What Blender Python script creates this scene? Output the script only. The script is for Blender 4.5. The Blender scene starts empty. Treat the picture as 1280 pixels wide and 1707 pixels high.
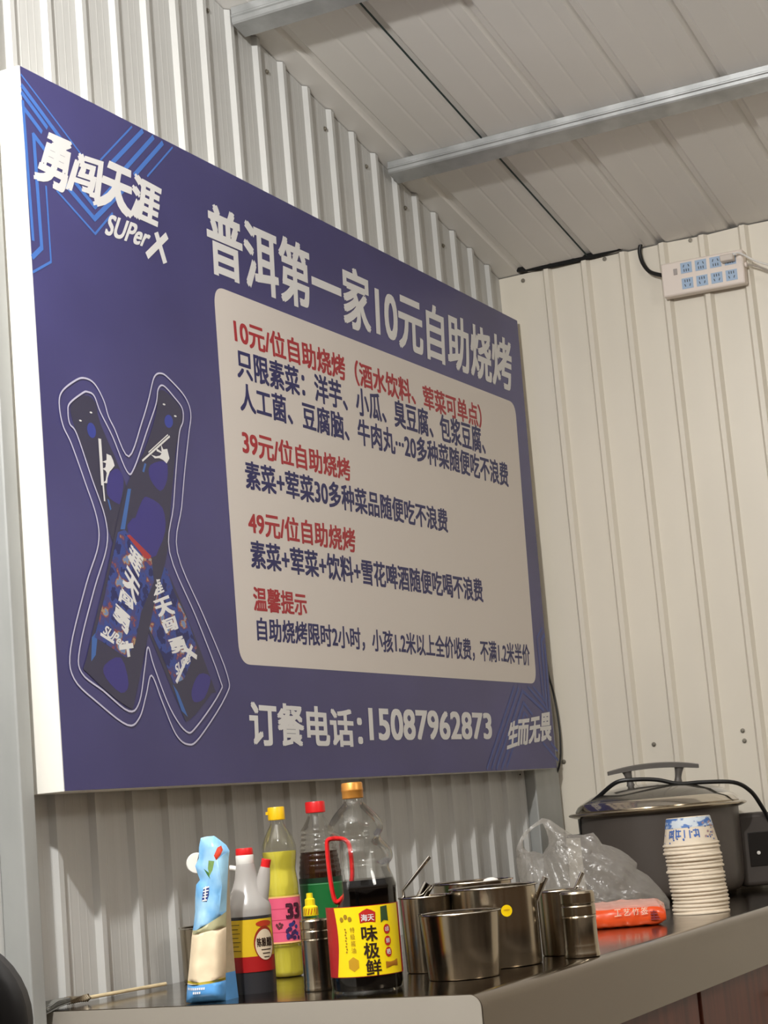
import bpy, bmesh, math, random
from mathutils import Vector, Matrix, noise
from mathutils.geometry import delaunay_2d_cdt
random.seed(7)
SC = bpy.context.scene
COL = SC.collection
PI = math.pi

# ------------------------------------------------------------------ camera
F_PX = 3137.2
CAM = Vector((0.0, -2.1, 1.08))
AX = Vector((0.44792011, -0.88998895, -0.08536539))      # image right
AY = Vector((0.10591188, 0.14762503, -0.98335626))       # image down
AZ = Vector((0.88777827, 0.43142383, 0.16038462))        # view direction
cd = bpy.data.cameras.new('camera')
cam = bpy.data.objects.new('camera', cd); COL.objects.link(cam)
cd.sensor_fit = 'HORIZONTAL'; cd.sensor_width = 36.0
cd.lens = F_PX / 1280.0 * 36.0
cd.clip_start = 0.05
M = Matrix.Identity(4)
for i in range(3):
    M[i][0] = AX[i]; M[i][1] = -AY[i]; M[i][2] = -AZ[i]; M[i][3] = CAM[i]
cam.matrix_world = M
SC.camera = cam

# ------------------------------------------------------------------ light
W = bpy.data.worlds.new('room_air'); SC.world = W; W.use_nodes = True
wn = W.node_tree; bg = wn.nodes['Background']
geo = wn.nodes.new('ShaderNodeTexCoord'); sep = wn.nodes.new('ShaderNodeSeparateXYZ')
rmp = wn.nodes.new('ShaderNodeValToRGB'); mp = wn.nodes.new('ShaderNodeMapRange')
mp.inputs[1].default_value = -1; mp.inputs[2].default_value = 1
wn.links.new(geo.outputs['Generated'], sep.inputs[0]); wn.links.new(sep.outputs['Z'], mp.inputs[0])
wn.links.new(mp.outputs[0], rmp.inputs[0]); wn.links.new(rmp.outputs[0], bg.inputs[0])
rmp.color_ramp.elements[0].position = 0.44; rmp.color_ramp.elements[0].color = (0.03, 0.022, 0.017, 1)
rmp.color_ramp.elements[1].position = 0.82; rmp.color_ramp.elements[1].color = (1.0, 0.98, 0.94, 1)
e_ = rmp.color_ramp.elements.new(0.50); e_.color = (0.26, 0.155, 0.08, 1)
e_ = rmp.color_ramp.elements.new(0.58); e_.color = (0.36, 0.29, 0.22, 1)
bg.inputs[1].default_value = 0.50


def lamp(name, loc, energy, size, color):
    l = bpy.data.lights.new(name, 'POINT'); l.energy = energy; l.shadow_soft_size = size; l.color = color
    o = bpy.data.objects.new(name, l); COL.objects.link(o); o.location = loc
    return o


lamp('ceiling_bulb', (1.27, -0.76, 2.80), 225, 0.045, (1.0, 0.985, 0.96))
lamp('room_fill', (2.4, -3.5, 2.7), 60, 0.30, (1.0, 0.95, 0.88))  # unseen fill light, added to lift the shaded side of the room
SC.view_settings.view_transform = 'Standard'
SC.view_settings.look = 'None'
SC.view_settings.gamma = 1.0
SC.view_settings.exposure = 0.0
SC.view_settings.use_curve_mapping = False

# ------------------------------------------------------------------ measuring: where a line of sight meets a real plane
OX, OY = 640.0, 853.5


def ray(p): return AX * ((p[0] - OX) / F_PX) + AY * ((p[1] - OY) / F_PX) + AZ


def onx(p, x): r = ray(p); return CAM + r * ((x - CAM.x) / r.x)


def ony(p, y): r = ray(p); return CAM + r * ((y - CAM.y) / r.y)


def onz(p, z): r = ray(p); return CAM + r * ((z - CAM.z) / r.z)


def depth(P): return (Vector(P) - CAM).dot(AZ)


TT = 0.80                    # table top height
FWD = Vector((AZ.x, AZ.y, 0)).normalized()
RGT = Vector((FWD.y, -FWD.x, 0))
FACE = math.atan2(RGT.y, RGT.x)
XB = 5.28                    # back wall


def ceil_z(x): return 3.7345 - 0.1955 * x


# ------------------------------------------------------------------ materials
MATS = {}


def lin(c):
    return tuple(((v / 255) / 12.92 if v / 255 <= 0.04045 else ((v / 255 + 0.055) / 1.055) ** 2.4) for v in c)


def mat(name, rgb, rough=0.5, metal=0.0, vary=0.0, scale=8.0, stretch=(1, 1, 1), bump=0.0, coat=0.0, spec=0.5, rgb2=None, sss=0.0):
    if name in MATS: return MATS[name]
    m = bpy.data.materials.new(name); m.use_nodes = True; MATS[name] = m
    nt = m.node_tree; b = nt.nodes['Principled BSDF']
    c = lin(rgb)
    b.inputs['Base Color'].default_value = (*c, 1)
    b.inputs['Roughness'].default_value = rough; b.inputs['Metallic'].default_value = metal
    b.inputs['Specular IOR Level'].default_value = spec
    b.inputs['Coat Weight'].default_value = coat
    if sss:
        b.inputs['Subsurface Weight'].default_value = sss
        b.inputs['Subsurface Radius'].default_value = (0.01, 0.01, 0.01)
    if vary or bump:
        tc = nt.nodes.new('ShaderNodeTexCoord'); mpn = nt.nodes.new('ShaderNodeMapping')
        mpn.inputs['Scale'].default_value = stretch
        nz = nt.nodes.new('ShaderNodeTexNoise'); nz.inputs['Scale'].default_value = scale; nz.inputs['Detail'].default_value = 4
        nt.links.new(tc.outputs['Object'], mpn.inputs[0]); nt.links.new(mpn.outputs[0], nz.inputs['Vector'])
        if vary:
            r = nt.nodes.new('ShaderNodeValToRGB')
            lo = tuple(max(0, v * (1 - vary)) for v in c) if rgb2 is None else lin(rgb2)
            hi = tuple(min(1, v * (1 + vary)) for v in c) if rgb2 is None else c
            r.color_ramp.elements[0].position = 0.32; r.color_ramp.elements[0].color = (*lo, 1)
            r.color_ramp.elements[1].position = 0.68; r.color_ramp.elements[1].color = (*hi, 1)
            nt.links.new(nz.outputs['Fac'], r.inputs[0]); nt.links.new(r.outputs[0], b.inputs['Base Color'])
        if bump:
            bp = nt.nodes.new('ShaderNodeBump'); bp.inputs['Strength'].default_value = bump; bp.inputs['Distance'].default_value = 0.004
            nt.links.new(nz.outputs['Fac'], bp.inputs['Height']); nt.links.new(bp.outputs[0], b.inputs['Normal'])
    return m


def mat_clear(name, tint=(1, 1, 1), gloss=0.06, rough=0.05, milk=0.0, milk_rgb=(225, 225, 225), bump=0.0, bscale=30):
    """thin clear plastic: see-through, with a mirror sheen that grows at grazing angles"""
    if name in MATS: return MATS[name]
    m = bpy.data.materials.new(name); m.use_nodes = True; MATS[name] = m
    nt = m.node_tree; nt.nodes.clear(); N = nt.nodes.new
    out = N('ShaderNodeOutputMaterial'); tr = N('ShaderNodeBsdfTransparent'); gl = N('ShaderNodeBsdfGlossy')
    tr.inputs[0].default_value = (*tint, 1); gl.inputs['Roughness'].default_value = rough
    lw = N('ShaderNodeLayerWeight'); lw.inputs[0].default_value = 0.22
    ad = N('ShaderNodeMath'); ad.operation = 'MULTIPLY_ADD'; ad.inputs[1].default_value = 0.5; ad.inputs[2].default_value = gloss
    mx = N('ShaderNodeMixShader')
    nt.links.new(lw.outputs['Fresnel'], ad.inputs[0]); nt.links.new(ad.outputs[0], mx.inputs[0])
    base = tr.outputs[0]
    if milk:
        df = N('ShaderNodeBsdfDiffuse'); df.inputs[0].default_value = (*lin(milk_rgb), 1)
        tl = N('ShaderNodeBsdfTranslucent'); tl.inputs[0].default_value = (*lin(milk_rgb), 1)
        m1 = N('ShaderNodeMixShader'); m1.inputs[0].default_value = 0.4
        nt.links.new(df.outputs[0], m1.inputs[1]); nt.links.new(tl.outputs[0], m1.inputs[2])
        m2 = N('ShaderNodeMixShader'); m2.inputs[0].default_value = milk
        nt.links.new(tr.outputs[0], m2.inputs[1]); nt.links.new(m1.outputs[0], m2.inputs[2]); base = m2.outputs[0]
    if bump:
        tc = N('ShaderNodeTexCoord'); nz = N('ShaderNodeTexNoise'); nz.inputs['Scale'].default_value = bscale; nz.inputs['Detail'].default_value = 3
        bp = N('ShaderNodeBump'); bp.inputs['Strength'].default_value = bump; bp.inputs['Distance'].default_value = 0.01
        nt.links.new(tc.outputs['Object'], nz.inputs['Vector']); nt.links.new(nz.outputs['Fac'], bp.inputs['Height'])
        nt.links.new(bp.outputs[0], gl.inputs['Normal']); nt.links.new(bp.outputs[0], lw.inputs['Normal'])
        if milk: nt.links.new(bp.outputs[0], df.inputs['Normal'])
    nt.links.new(base, mx.inputs[1]); nt.links.new(gl.outputs[0], mx.inputs[2]); nt.links.new(mx.outputs[0], out.inputs[0])
    return m


def mat_patch(name, cols, scale, stretch=(1, 1, 1), rough=0.5):
    """a printed jumble of small coloured patches"""
    if name in MATS: return MATS[name]
    m = bpy.data.materials.new(name); m.use_nodes = True; MATS[name] = m
    nt = m.node_tree; b = nt.nodes['Principled BSDF']; b.inputs['Roughness'].default_value = rough
    tc = nt.nodes.new('ShaderNodeTexCoord'); mpn = nt.nodes.new('ShaderNodeMapping'); mpn.inputs['Scale'].default_value = stretch
    nz = nt.nodes.new('ShaderNodeTexNoise'); nz.inputs['Scale'].default_value = scale; nz.inputs['Detail'].default_value = 3
    r = nt.nodes.new('ShaderNodeValToRGB'); r.color_ramp.interpolation = 'CONSTANT' if len(cols) > 3 else 'LINEAR'
    while len(r.color_ramp.elements) < len(cols): r.color_ramp.elements.new(0.5)
    for i, (p, c) in enumerate(cols):
        r.color_ramp.elements[i].position = p; r.color_ramp.elements[i].color = (*lin(c), 1)
    nt.links.new(tc.outputs['Object'], mpn.inputs[0]); nt.links.new(mpn.outputs[0], nz.inputs['Vector'])
    nt.links.new(nz.outputs['Fac'], r.inputs[0]); nt.links.new(r.outputs[0], b.inputs['Base Color'])
    return m


def mat_steel(name, rgb, rough, streak=0.0, axis='z', metal=1.0):
    """brushed stainless steel, hairlines along one axis"""
    if name in MATS: return MATS[name]
    m = bpy.data.materials.new(name); m.use_nodes = True; MATS[name] = m
    nt = m.node_tree; b = nt.nodes['Principled BSDF']
    b.inputs['Base Color'].default_value = (*lin(rgb), 1); b.inputs['Metallic'].default_value = metal; b.inputs['Roughness'].default_value = rough
    tc = nt.nodes.new('ShaderNodeTexCoord'); mpn = nt.nodes.new('ShaderNodeMapping')
    mpn.inputs['Scale'].default_value = {'z': (60, 60, 2), 'x': (2, 60, 60), 'y': (60, 2, 60), 'n': (6, 6, 6)}[axis]
    nz = nt.nodes.new('ShaderNodeTexNoise'); nz.inputs['Scale'].default_value = 3; nz.inputs['Detail'].default_value = 5
    mr = nt.nodes.new('ShaderNodeMapRange'); mr.inputs[3].default_value = max(0.02, rough * 0.7); mr.inputs[4].default_value = rough * 1.5
    nt.links.new(tc.outputs['Object'], mpn.inputs[0]); nt.links.new(mpn.outputs[0], nz.inputs['Vector'])
    nt.links.new(nz.outputs['Fac'], mr.inputs[0]); nt.links.new(mr.outputs[0], b.inputs['Roughness'])
    if streak:
        bp = nt.nodes.new('ShaderNodeBump'); bp.inputs['Strength'].default_value = streak; bp.inputs['Distance'].default_value = 0.002
        nt.links.new(nz.outputs['Fac'], bp.inputs['Height']); nt.links.new(bp.outputs[0], b.inputs['Normal'])
    return m


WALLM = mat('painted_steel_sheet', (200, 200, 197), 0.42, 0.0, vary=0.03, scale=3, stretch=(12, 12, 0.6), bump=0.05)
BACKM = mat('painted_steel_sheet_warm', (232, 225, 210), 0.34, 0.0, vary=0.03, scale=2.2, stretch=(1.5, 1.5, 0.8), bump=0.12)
CEILM = mat('painted_ceiling_sheet', (228, 225, 220), 0.40, 0.0, vary=0.05, scale=1.6, stretch=(1, 1, 1), bump=0.05)
DARKM = mat('matt_black', (22, 22, 22), 0.9)
GALV = mat('galvanised_steel', (176, 178, 178), 0.42, 0.55, vary=0.16, scale=14, bump=0.08)
GALV2 = mat('galvanised_steel_post', (172, 174, 172), 0.5, 0.35, vary=0.10, scale=10, stretch=(1, 1, 0.3), bump=0.05)
FLOORM = mat('concrete_floor', (96, 88, 80), 0.75, vary=0.18, scale=5)
STEEL = mat_steel('brushed_steel', (180, 168, 148), 0.20, 0.03, 'z')
STEELB = mat_steel('polished_steel', (214, 208, 198), 0.10, 0.0, 'z')
STEELT = mat_steel('table_steel', (124, 114, 102), 0.14, 0.03, 'n')  # base darkened to stand in for dark surroundings mirrored in the steel
STEELE = mat_steel('table_end_steel', (178, 171, 160), 0.42, 0.05, 'n', metal=0.35)
WOODM = mat('red_brown_wood', (104, 52, 36), 0.45, vary=0.25, scale=6, stretch=(6, 6, 0.5))
WHITE = mat('white_sign_side', (246, 243, 234), 0.5)
INKBLUE = mat_patch('sign_blue_print', [(0.30, (60, 57, 108)), (0.52, (70, 67, 120)), (0.72, (78, 75, 132))], 1.7, (1, 1, 1.3), 0.38)
INKWHITE = mat('white_print', (232, 231, 230), 0.45)
INKPANEL = mat('panel_white_print', (224, 216, 209), 0.42)
INKRED = mat('red_print', (176, 42, 52), 0.5)
INKNAVY = mat('navy_print', (38, 38, 98), 0.5)
INKCHEV = mat('bright_blue_print', (76, 124, 206), 0.45)
INKCHEV2 = mat('muted_blue_print', (70, 88, 158), 0.45)
INKLINE = mat('pale_line_print', (206, 204, 226), 0.45)
BLACKP = mat('black_plastic', (20, 20, 21), 0.4)
RED = mat('red_plastic', (222, 34, 36), 0.35, sss=0.0)
YELLOW = mat('yellow_plastic', (246, 196, 20), 0.35)
WHITEP = mat('white_plastic', (236, 234, 228), 0.4)
CLEAR = mat_clear('clear_plastic', (0.95, 0.95, 0.93), 0.045, 0.05)


# ------------------------------------------------------------------ mesh helpers
class MB:
    def __init__(s): s.v = []; s.f = []; s.mi = []

    def add(s, vs, fs, mi=0):
        b = len(s.v); s.v += [Vector(p) for p in vs]; s.f += [tuple(i + b for i in q) for q in fs]; s.mi += [mi] * len(fs); return s

    def box(s, lo, hi, mi=0):
        x0, y0, z0 = lo; x1, y1, z1 = hi
        return s.add([(x0, y0, z0), (x1, y0, z0), (x1, y1, z0), (x0, y1, z0), (x0, y0, z1), (x1, y0, z1), (x1, y1, z1), (x0, y1, z1)],
                     [(0, 3, 2, 1), (4, 5, 6, 7), (0, 1, 5, 4), (1, 2, 6, 5), (2, 3, 7, 6), (3, 0, 4, 7)], mi)

    def lathe(s, prof, seg=40, c=(0, 0, 0), mi=0, rfun=None, cap=True):
        vs = []; fs = []; n = len(prof)
        for (r, z) in prof:
            for k in range(seg):
                a = 2 * PI * k / seg; rr = r if rfun is None else rfun(r, z, a)
                vs.append((c[0] + rr * math.cos(a), c[1] + rr * math.sin(a), c[2] + z))
        for i in range(n - 1):
            for k in range(seg):
                k2 = (k + 1) % seg
                fs.append((i * seg + k, i * seg + k2, (i + 1) * seg + k2, (i + 1) * seg + k))
        if cap:
            if prof[0][0] > 1e-5: fs.append(tuple(range(seg - 1, -1, -1)))
            if prof[-1][0] > 1e-5: fs.append(tuple((n - 1) * seg + k for k in range(seg)))
        return s.add(vs, fs, mi)

    def tube(s, pts, r, seg=10, mi=0, smooth=0, closed=False, flat=1.0):
        P = [Vector(p) for p in pts]
        if smooth: P = catmull(P, smooth, closed)
        n = len(P); R = r if callable(r) else (lambda t: r)
        vs = []; fs = []; up = Vector((0, 0, 1)); prev = None
        for i, p in enumerate(P):
            if closed: t = P[(i + 1) % n] - P[i - 1]
            else: t = P[min(i + 1, n - 1)] - P[max(i - 1, 0)]
            t.normalize()
            if prev is None:
                a = up if abs(t.dot(up)) < 0.95 else Vector((1, 0, 0)); u = (a - t * a.dot(t)).normalized()
            else: u = (prev - t * prev.dot(t)).normalized()
            prev = u; w = t.cross(u); rr = R(i / max(1, n - 1))
            for k in range(seg):
                a = 2 * PI * k / seg; vs.append(p + (u * math.cos(a) + w * math.sin(a) * flat) * rr)
        m = n if closed else n - 1
        for i in range(m):
            j = (i + 1) % n
            for k in range(seg):
                k2 = (k + 1) % seg; fs.append((i * seg + k, i * seg + k2, j * seg + k2, j * seg + k))
        if not closed: fs += [tuple(range(seg - 1, -1, -1)), tuple((n - 1) * seg + k for k in range(seg))]
        return s.add(vs, fs, mi)

    def extrude(s, poly, vec, mi=0):
        """closed polygon of 3-D points pushed along vec"""
        n = len(poly); P = [Vector(p) for p in poly]; v = Vector(vec)
        return s.add(P + [p + v for p in P], [tuple(range(n - 1, -1, -1)), tuple(range(n, 2 * n))] + [(i, (i + 1) % n, n + (i + 1) % n, n + i) for i in range(n)], mi)


def catmull(P, k, closed=False):
    P = [Vector(p) for p in P]; n = len(P); out = []
    for i in range(n if closed else n - 1):
        if closed: a, b, c, d = P[i - 1], P[i], P[(i + 1) % n], P[(i + 2) % n]
        else: a, b, c, d = P[max(i - 1, 0)], P[i], P[i + 1], P[min(i + 2, n - 1)]
        for j in range(k):
            t = j / k
            out.append(0.5 * ((2 * b) + (c - a) * t + (2 * a - 5 * b + 4 * c - d) * t * t + (3 * b - a - 3 * c + d) * t ** 3))
    if not closed: out.append(P[-1])
    return out


ROOTM = {}


def thing(name, label, cat, loc=(0, 0, 0), rz=0.0, group=None, rot=None):
    o = bpy.data.objects.new(name, None); COL.objects.link(o); o.empty_display_size = 0.05
    o.location = loc; o.rotation_euler = rot if rot else (0, 0, rz)
    o['label'] = label; o['category'] = cat
    if group: o['group'] = group
    Rm = o.rotation_euler.to_matrix().to_4x4()
    ROOTM[o.name] = Matrix.Translation(Vector(loc)) @ Rm
    return o


def obj(name, mb, mats, parent=None, world=False, smooth=True, bevel=0.0, angle=35, label=None, loc=None):
    """one mesh object; world=True: its points are in room coordinates"""
    vs = [Vector(v) for v in mb.v]
    if loc is not None: vs = [v - Vector(loc) for v in vs]
    if parent is not None and world:
        p = parent
        while p.parent: p = p.parent
        inv = ROOTM[p.name].inverted() if p.name in ROOTM else Matrix.Translation(p.location).inverted()
        vs = [inv @ v for v in vs]
    me = bpy.data.meshes.new(name); me.from_pydata(vs, [], mb.f); me.update()
    if not isinstance(mats, (list, tuple)): mats = [mats]
    for m in mats: me.materials.append(m)
    for p, i in zip(me.polygons, mb.mi): p.material_index = i
    bm = bmesh.new(); bm.from_mesh(me); bmesh.ops.recalc_face_normals(bm, faces=bm.faces)
    if smooth:
        for f in bm.faces: f.smooth = True
        for e in bm.edges:
            if len(e.link_faces) == 2 and e.calc_face_angle(0) > math.radians(angle): e.smooth = False
    bm.to_mesh(me); bm.free()
    o = bpy.data.objects.new(name, me); COL.objects.link(o)
    if parent: o.parent = parent
    if loc is not None: o.location = loc
    if bevel:
        b = o.modifiers.new('bevel', 'BEVEL'); b.width = bevel; b.segments = 3; b.limit_method = 'ANGLE'; b.angle_limit = math.radians(40)
    if label: o['label'] = label
    return o


def tag(o, label, cat, group=None):
    o['label'] = label; o['category'] = cat
    if group: o['group'] = group
    return o


def struct(name, mb, mats, smooth=False, bevel=0.0, angle=35):
    o = obj(name, mb, mats, smooth=smooth, bevel=bevel, angle=angle); o['kind'] = 'structure'; return o


def glyphs(body):
    c = bpy.data.curves.new('t', 'FONT'); c.body = body; c.resolution_u = 4
    o = bpy.data.objects.new('t', c); COL.objects.link(o)
    dg = bpy.context.evaluated_depsgraph_get(); dg.update()
    me = bpy.data.meshes.new_from_object(o.evaluated_get(dg))
    vs = [(v.co.x, v.co.y) for v in me.vertices]; fs = [tuple(p.vertices) for p in me.polygons]
    bpy.data.objects.remove(o); bpy.data.curves.remove(c); bpy.data.meshes.remove(me)
    x0 = min(v[0] for v in vs); x1 = max(v[0] for v in vs); y0 = min(v[1] for v in vs); y1 = max(v[1] for v in vs)
    return [((v[0] - x0) / (x1 - x0), (v[1] - y0) / (y1 - y0)) for v in vs], fs, 1 / (x1 - x0), 1 / (y1 - y0)


def heavy(body, bold):
    """bold strokes: the same glyphs printed over themselves with small shifts, each pass a hair higher"""
    uv, fs, sx, sy = glyphs(body)
    sh = [(0, 0)] if bold <= 0 else [(-1, -.7), (1, -.7), (1, .7), (-1, .7), (0, 0)]
    return [([(u + a * bold * sx, v + b * bold * sy) for u, v in uv], i) for i, (a, b) in enumerate(sh)], fs


LIFT = 0.00003


def quad_text(mb, body, q, bold=0.0, mi=0):
    """lettering filling a quadrilateral: top-left, top-right, bottom-right, bottom-left"""
    tl, tr, br, bl = [Vector(p) for p in q]; passes, fs = heavy(body, bold)
    nrm = (tr - tl).cross(bl - tl).normalized() * -1.0        # away from the surface, towards the reader
    for uv, i in passes: mb.add([(bl * (1 - u) + br * u) * (1 - v) + (tl * (1 - u) + tr * u) * v + nrm * LIFT * i for u, v in uv], fs, mi)
    return mb


def cyl_text(mb, body, r, a0, a1, z0, z1, bold=0.0, mi=0, lean=0.0):
    """lettering wrapped on a round bottle; angle 0 faces the front (local -y), positive to the right"""
    passes, fs = heavy(body, bold); rf = r if callable(r) else (lambda z: r)
    for uv, i in passes:
        vs = []
        for u, v in uv:
            z = z0 + (z1 - z0) * v; a = a0 + (a1 - a0) * u + lean * v; rr = rf(z) + LIFT * i
            vs.append((rr * math.sin(a), -rr * math.cos(a), z))
        mb.add(vs, fs, mi)
    return mb


def cyl_patch(mb, r, a0, a1, z0, z1, n=24, mi=0, nz=1, edge=None):
    rf = r if callable(r) else (lambda z: r); vs = []; fs = []
    for j in range(nz + 1):
        z = z0 + (z1 - z0) * j / nz
        e0 = a0 + (edge(j / nz) if edge else 0)
        for i in range(n + 1):
            a = e0 + (a1 - e0) * i / n; vs.append((rf(z) * math.sin(a), -rf(z) * math.cos(a), z))
    for j in range(nz):
        for i in range(n):
            fs.append((j * (n + 1) + i, j * (n + 1) + i + 1, (j + 1) * (n + 1) + i + 1, (j + 1) * (n + 1) + i))
    return mb.add(vs, fs, mi)


def cyl_poly(mb, r, pts, mi=0):
    """flat little printed shape (angle, height) wrapped on a bottle"""
    v, F, _ = fill2d([(a * r, z) for a, z in pts], 0.003)
    return mb.add([(r * math.sin(p.x / r), -r * math.cos(p.x / r), p.y) for p in v], F, mi)


def cyl_disc(mb, r, a, z, ra, rz, n=18, mi=0):
    return cyl_poly(mb, r, [(a + ra * math.cos(2 * PI * k / n), z + rz * math.sin(2 * PI * k / n)) for k in range(n)], mi)


def inside(p, poly):
    x, y = p; c = False; n = len(poly)
    for i in range(n):
        x0, y0 = poly[i]; x1, y1 = poly[i - 1]
        if (y0 > y) != (y1 > y) and x < (x1 - x0) * (y - y0) / (y1 - y0) + x0: c = not c
    return c


def edge_dist(p, poly):
    P = Vector(p); d = 1e9; n = len(poly)
    for i in range(n):
        a = Vector(poly[i - 1]); b = Vector(poly[i]); ab = b - a
        t = max(0, min(1, (P - a).dot(ab) / max(1e-12, ab.length_squared)))
        d = min(d, (P - a - ab * t).length)
    return d


def fill2d(outline, step, regions=(), holes=()):
    """triangulated filled outline; returns 2-D verts, faces and a region index for each face"""
    pts = []; edges = []

    def loop(poly):
        b = len(pts); n = len(poly)
        for p in poly: pts.append(Vector(p))
        for i in range(n): edges.append((b + i, b + (i + 1) % n))
    loop(outline)
    for h in holes: loop(h)
    for rg in regions: loop(rg)
    x0 = min(p[0] for p in outline); x1 = max(p[0] for p in outline); y0 = min(p[1] for p in outline); y1 = max(p[1] for p in outline)
    j = 0; y = y0 + step / 2
    while y < y1:
        x = x0 + (step / 2 if j % 2 else 0)
        while x < x1:
            if inside((x, y), outline) and edge_dist((x, y), outline) > step * 0.35: pts.append(Vector((x, y)))
            x += step
        y += step * 0.87; j += 1
    v, e, f, _, _, _ = delaunay_2d_cdt(pts, edges, [], 0, 1e-6)
    F = []; RI = []
    for q in f:
        c = sum((v[i] for i in q), Vector((0, 0))) / len(q)
        if not inside(c, outline) or any(inside(c, h) for h in holes): continue
        k = 0
        for n, rg in enumerate(regions):
            if inside(c, rg): k = n + 1
        F.append(tuple(q)); RI.append(k)
    return v, F, RI


# ================================================================== THE SETTING
XL = -0.6                   # room runs back past the camera
# floor
fl = MB().box((XL, -4.2, -0.1), (XB + 0.2, 0.15, 0.0)); struct('floor', fl, FLOORM)


# ribbed sheet wall behind the sign
def sheet(profile, top, bottom, thick_dir):
    """profile: list of (x, y); every column rises from bottom to top(x, y); given a back skin"""
    mb = MB(); n = len(profile); td = Vector(thick_dir)
    vs = []
    for x, y in profile: vs += [(x, y, bottom), (x, y, top(x, y))]
    b = [Vector(profile[0]).to_3d(), Vector(profile[-1]).to_3d()]
    fs = [(2 * i, 2 * i + 2, 2 * i + 3, 2 * i + 1) for i in range(n - 1)]
    e0 = Vector((profile[0][0], profile[0][1], 0)) + td; e1 = Vector((profile[-1][0], profile[-1][1], 0)) + td
    k = len(vs)
    vs += [(e0.x, e0.y, bottom), (e0.x, e0.y, top(e0.x, e0.y)), (e1.x, e1.y, bottom), (e1.x, e1.y, top(e1.x, e1.y))]
    fs += [(k + 2, k, k + 1, k + 3), (0, 1, k + 1, k), (2 * n - 2, k + 2, k + 3, 2 * n - 1)]
    return mb.add(vs, fs)


prof = [(XL, 0.0)]
xb = 5.2935 - 0.1236 * 47
while xb < XB - 0.03:
    if xb > XL + 0.02:
        prof += [(xb, 0.0), (xb + 0.008, -0.0115), (xb + 0.022, -0.0115), (xb + 0.033, 0.0)]
        for s_ in (0.052, 0.078, 0.101):                 # faint stiffening lines between the ribs
            if xb + s_ + 0.004 < XB: prof += [(xb + s_ - 0.003, 0.0), (xb + s_, -0.0004), (xb + s_ + 0.003, 0.0)]
    xb += 0.1236
prof.append((XB + 0.02, 0.0))
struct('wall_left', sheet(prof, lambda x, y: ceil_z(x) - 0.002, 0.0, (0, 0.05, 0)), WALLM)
prof = [(XB, 0.02)]
yb_ = -0.0235
k = 0
while yb_ > -3.6:
    if k: prof += [(XB, yb_ + 0.002), (XB - 0.014, yb_ - 0.007), (XB - 0.014, yb_ - 0.021), (XB, yb_ - 0.030)]
    yb_ -= 0.1236; k += 1
prof.append((XB, -3.7))
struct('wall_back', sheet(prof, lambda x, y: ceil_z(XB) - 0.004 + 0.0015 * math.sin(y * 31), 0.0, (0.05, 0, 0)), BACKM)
# sloping ceiling sheet with raised channels
cy = [(0.06, 0.0)]
for n in range(17):
    y = -0.065 - 0.2215 * n
    cy += [(y, 0.0), (y - 0.010, 0.011), (y - 0.024, 0.011), (y - 0.034, 0.0)]
    for q in (0.075, 0.15): cy += [(y - 0.034 - q, 0.0), (y - 0.040 - q, 0.0012), (y - 0.046 - q, 0.0)]
cy.append((-3.9, 0.0))
mb = MB(); vs = []
for y, h in cy: vs += [(XL, y, ceil_z(XL) + h), (XB + 0.04, y, ceil_z(XB + 0.04) + h)]
n = len(cy)
fs = [(2 * i, 2 * i + 1, 2 * i + 3, 2 * i + 2) for i in range(n - 1)]
vs += [(XL, 0.06, ceil_z(XL) + 0.05), (XB + 0.04, 0.06, ceil_z(XB + 0.04) + 0.05), (XL, -3.9, ceil_z(XL) + 0.05), (XB + 0.04, -3.9, ceil_z(XB + 0.04) + 0.05)]
fs += [(2 * n, 2 * n + 2, 2 * n + 3, 2 * n + 1)]
struct('ceiling', mb.add(vs, fs), CEILM)
# dark overlap line between two ceiling sheets
mb = MB()
for x0, x1 in ((3.2, 5.262),):
    mb.extrude([(x0, -0.2995, ceil_z(x0) - 0.002), (x0, -0.3035, ceil_z(x0) - 0.002), (x0, -0.3035, ceil_z(x0) + 0.001), (x0, -0.2995, ceil_z(x0) + 0.001)], (x1 - x0, 0, ceil_z(x1) - ceil_z(x0)))
struct('trim_1', mb, mat('dark_green_seam', (40, 58, 54), 0.7))


# purlins under the ceiling: cold-formed C channels, the open side away
def purlin(x, w, h, name):
    zt = ceil_z(x) - 0.001; zb = zt - h; d = ceil_z(x + w) - ceil_z(x)
    sec = [(x, zt), (x, zb + 0.004), (x + 0.003, zb), (x + w - 0.003, zb + d), (x + w, zb + d + 0.004), (x + w, zb + d + 0.014), (x + w - 0.003, zb + d + 0.014),
           (x + w - 0.004, zb + d + 0.004), (x + 0.004, zb + 0.004), (x + 0.004, zt - 0.004), (x + w * 0.5, zt - 0.004 + d * 0.5), (x + w * 0.5, zt + d * 0.5)]
    m_ = MB(); m_.extrude([(a, -0.018, b) for a, b in sec], (0, -3.7, 0))
    # rolled stiffening bead along the web
    m_.extrude([(x, -0.018, zb + h * 0.36), (x - 0.003, -0.018, zb + h * 0.43), (x - 0.003, -0.018, zb + h * 0.52), (x, -0.018, zb + h * 0.59)], (0, -3.7, 0))
    return struct(name, m_, GALV)


purlin(4.495, 0.062, 0.034, 'trim_2')
purlin(3.690, 0.062, 0.042, 'trim_3')
# steel post left of the sign and short galvanised corner post under it
px0 = onx((8, 1400), 2.69)
p = MB().box((2.672, -0.056, 0.0), (2.712, -0.002, ceil_z(2.7) - 0.004)); struct('trim_4', p, GALV2, bevel=0.004)
p = MB().box((5.075, -0.042, 0.0), (5.262, -0.002, 1.9)); struct('trim_5', p, GALV2, bevel=0.004)
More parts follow.
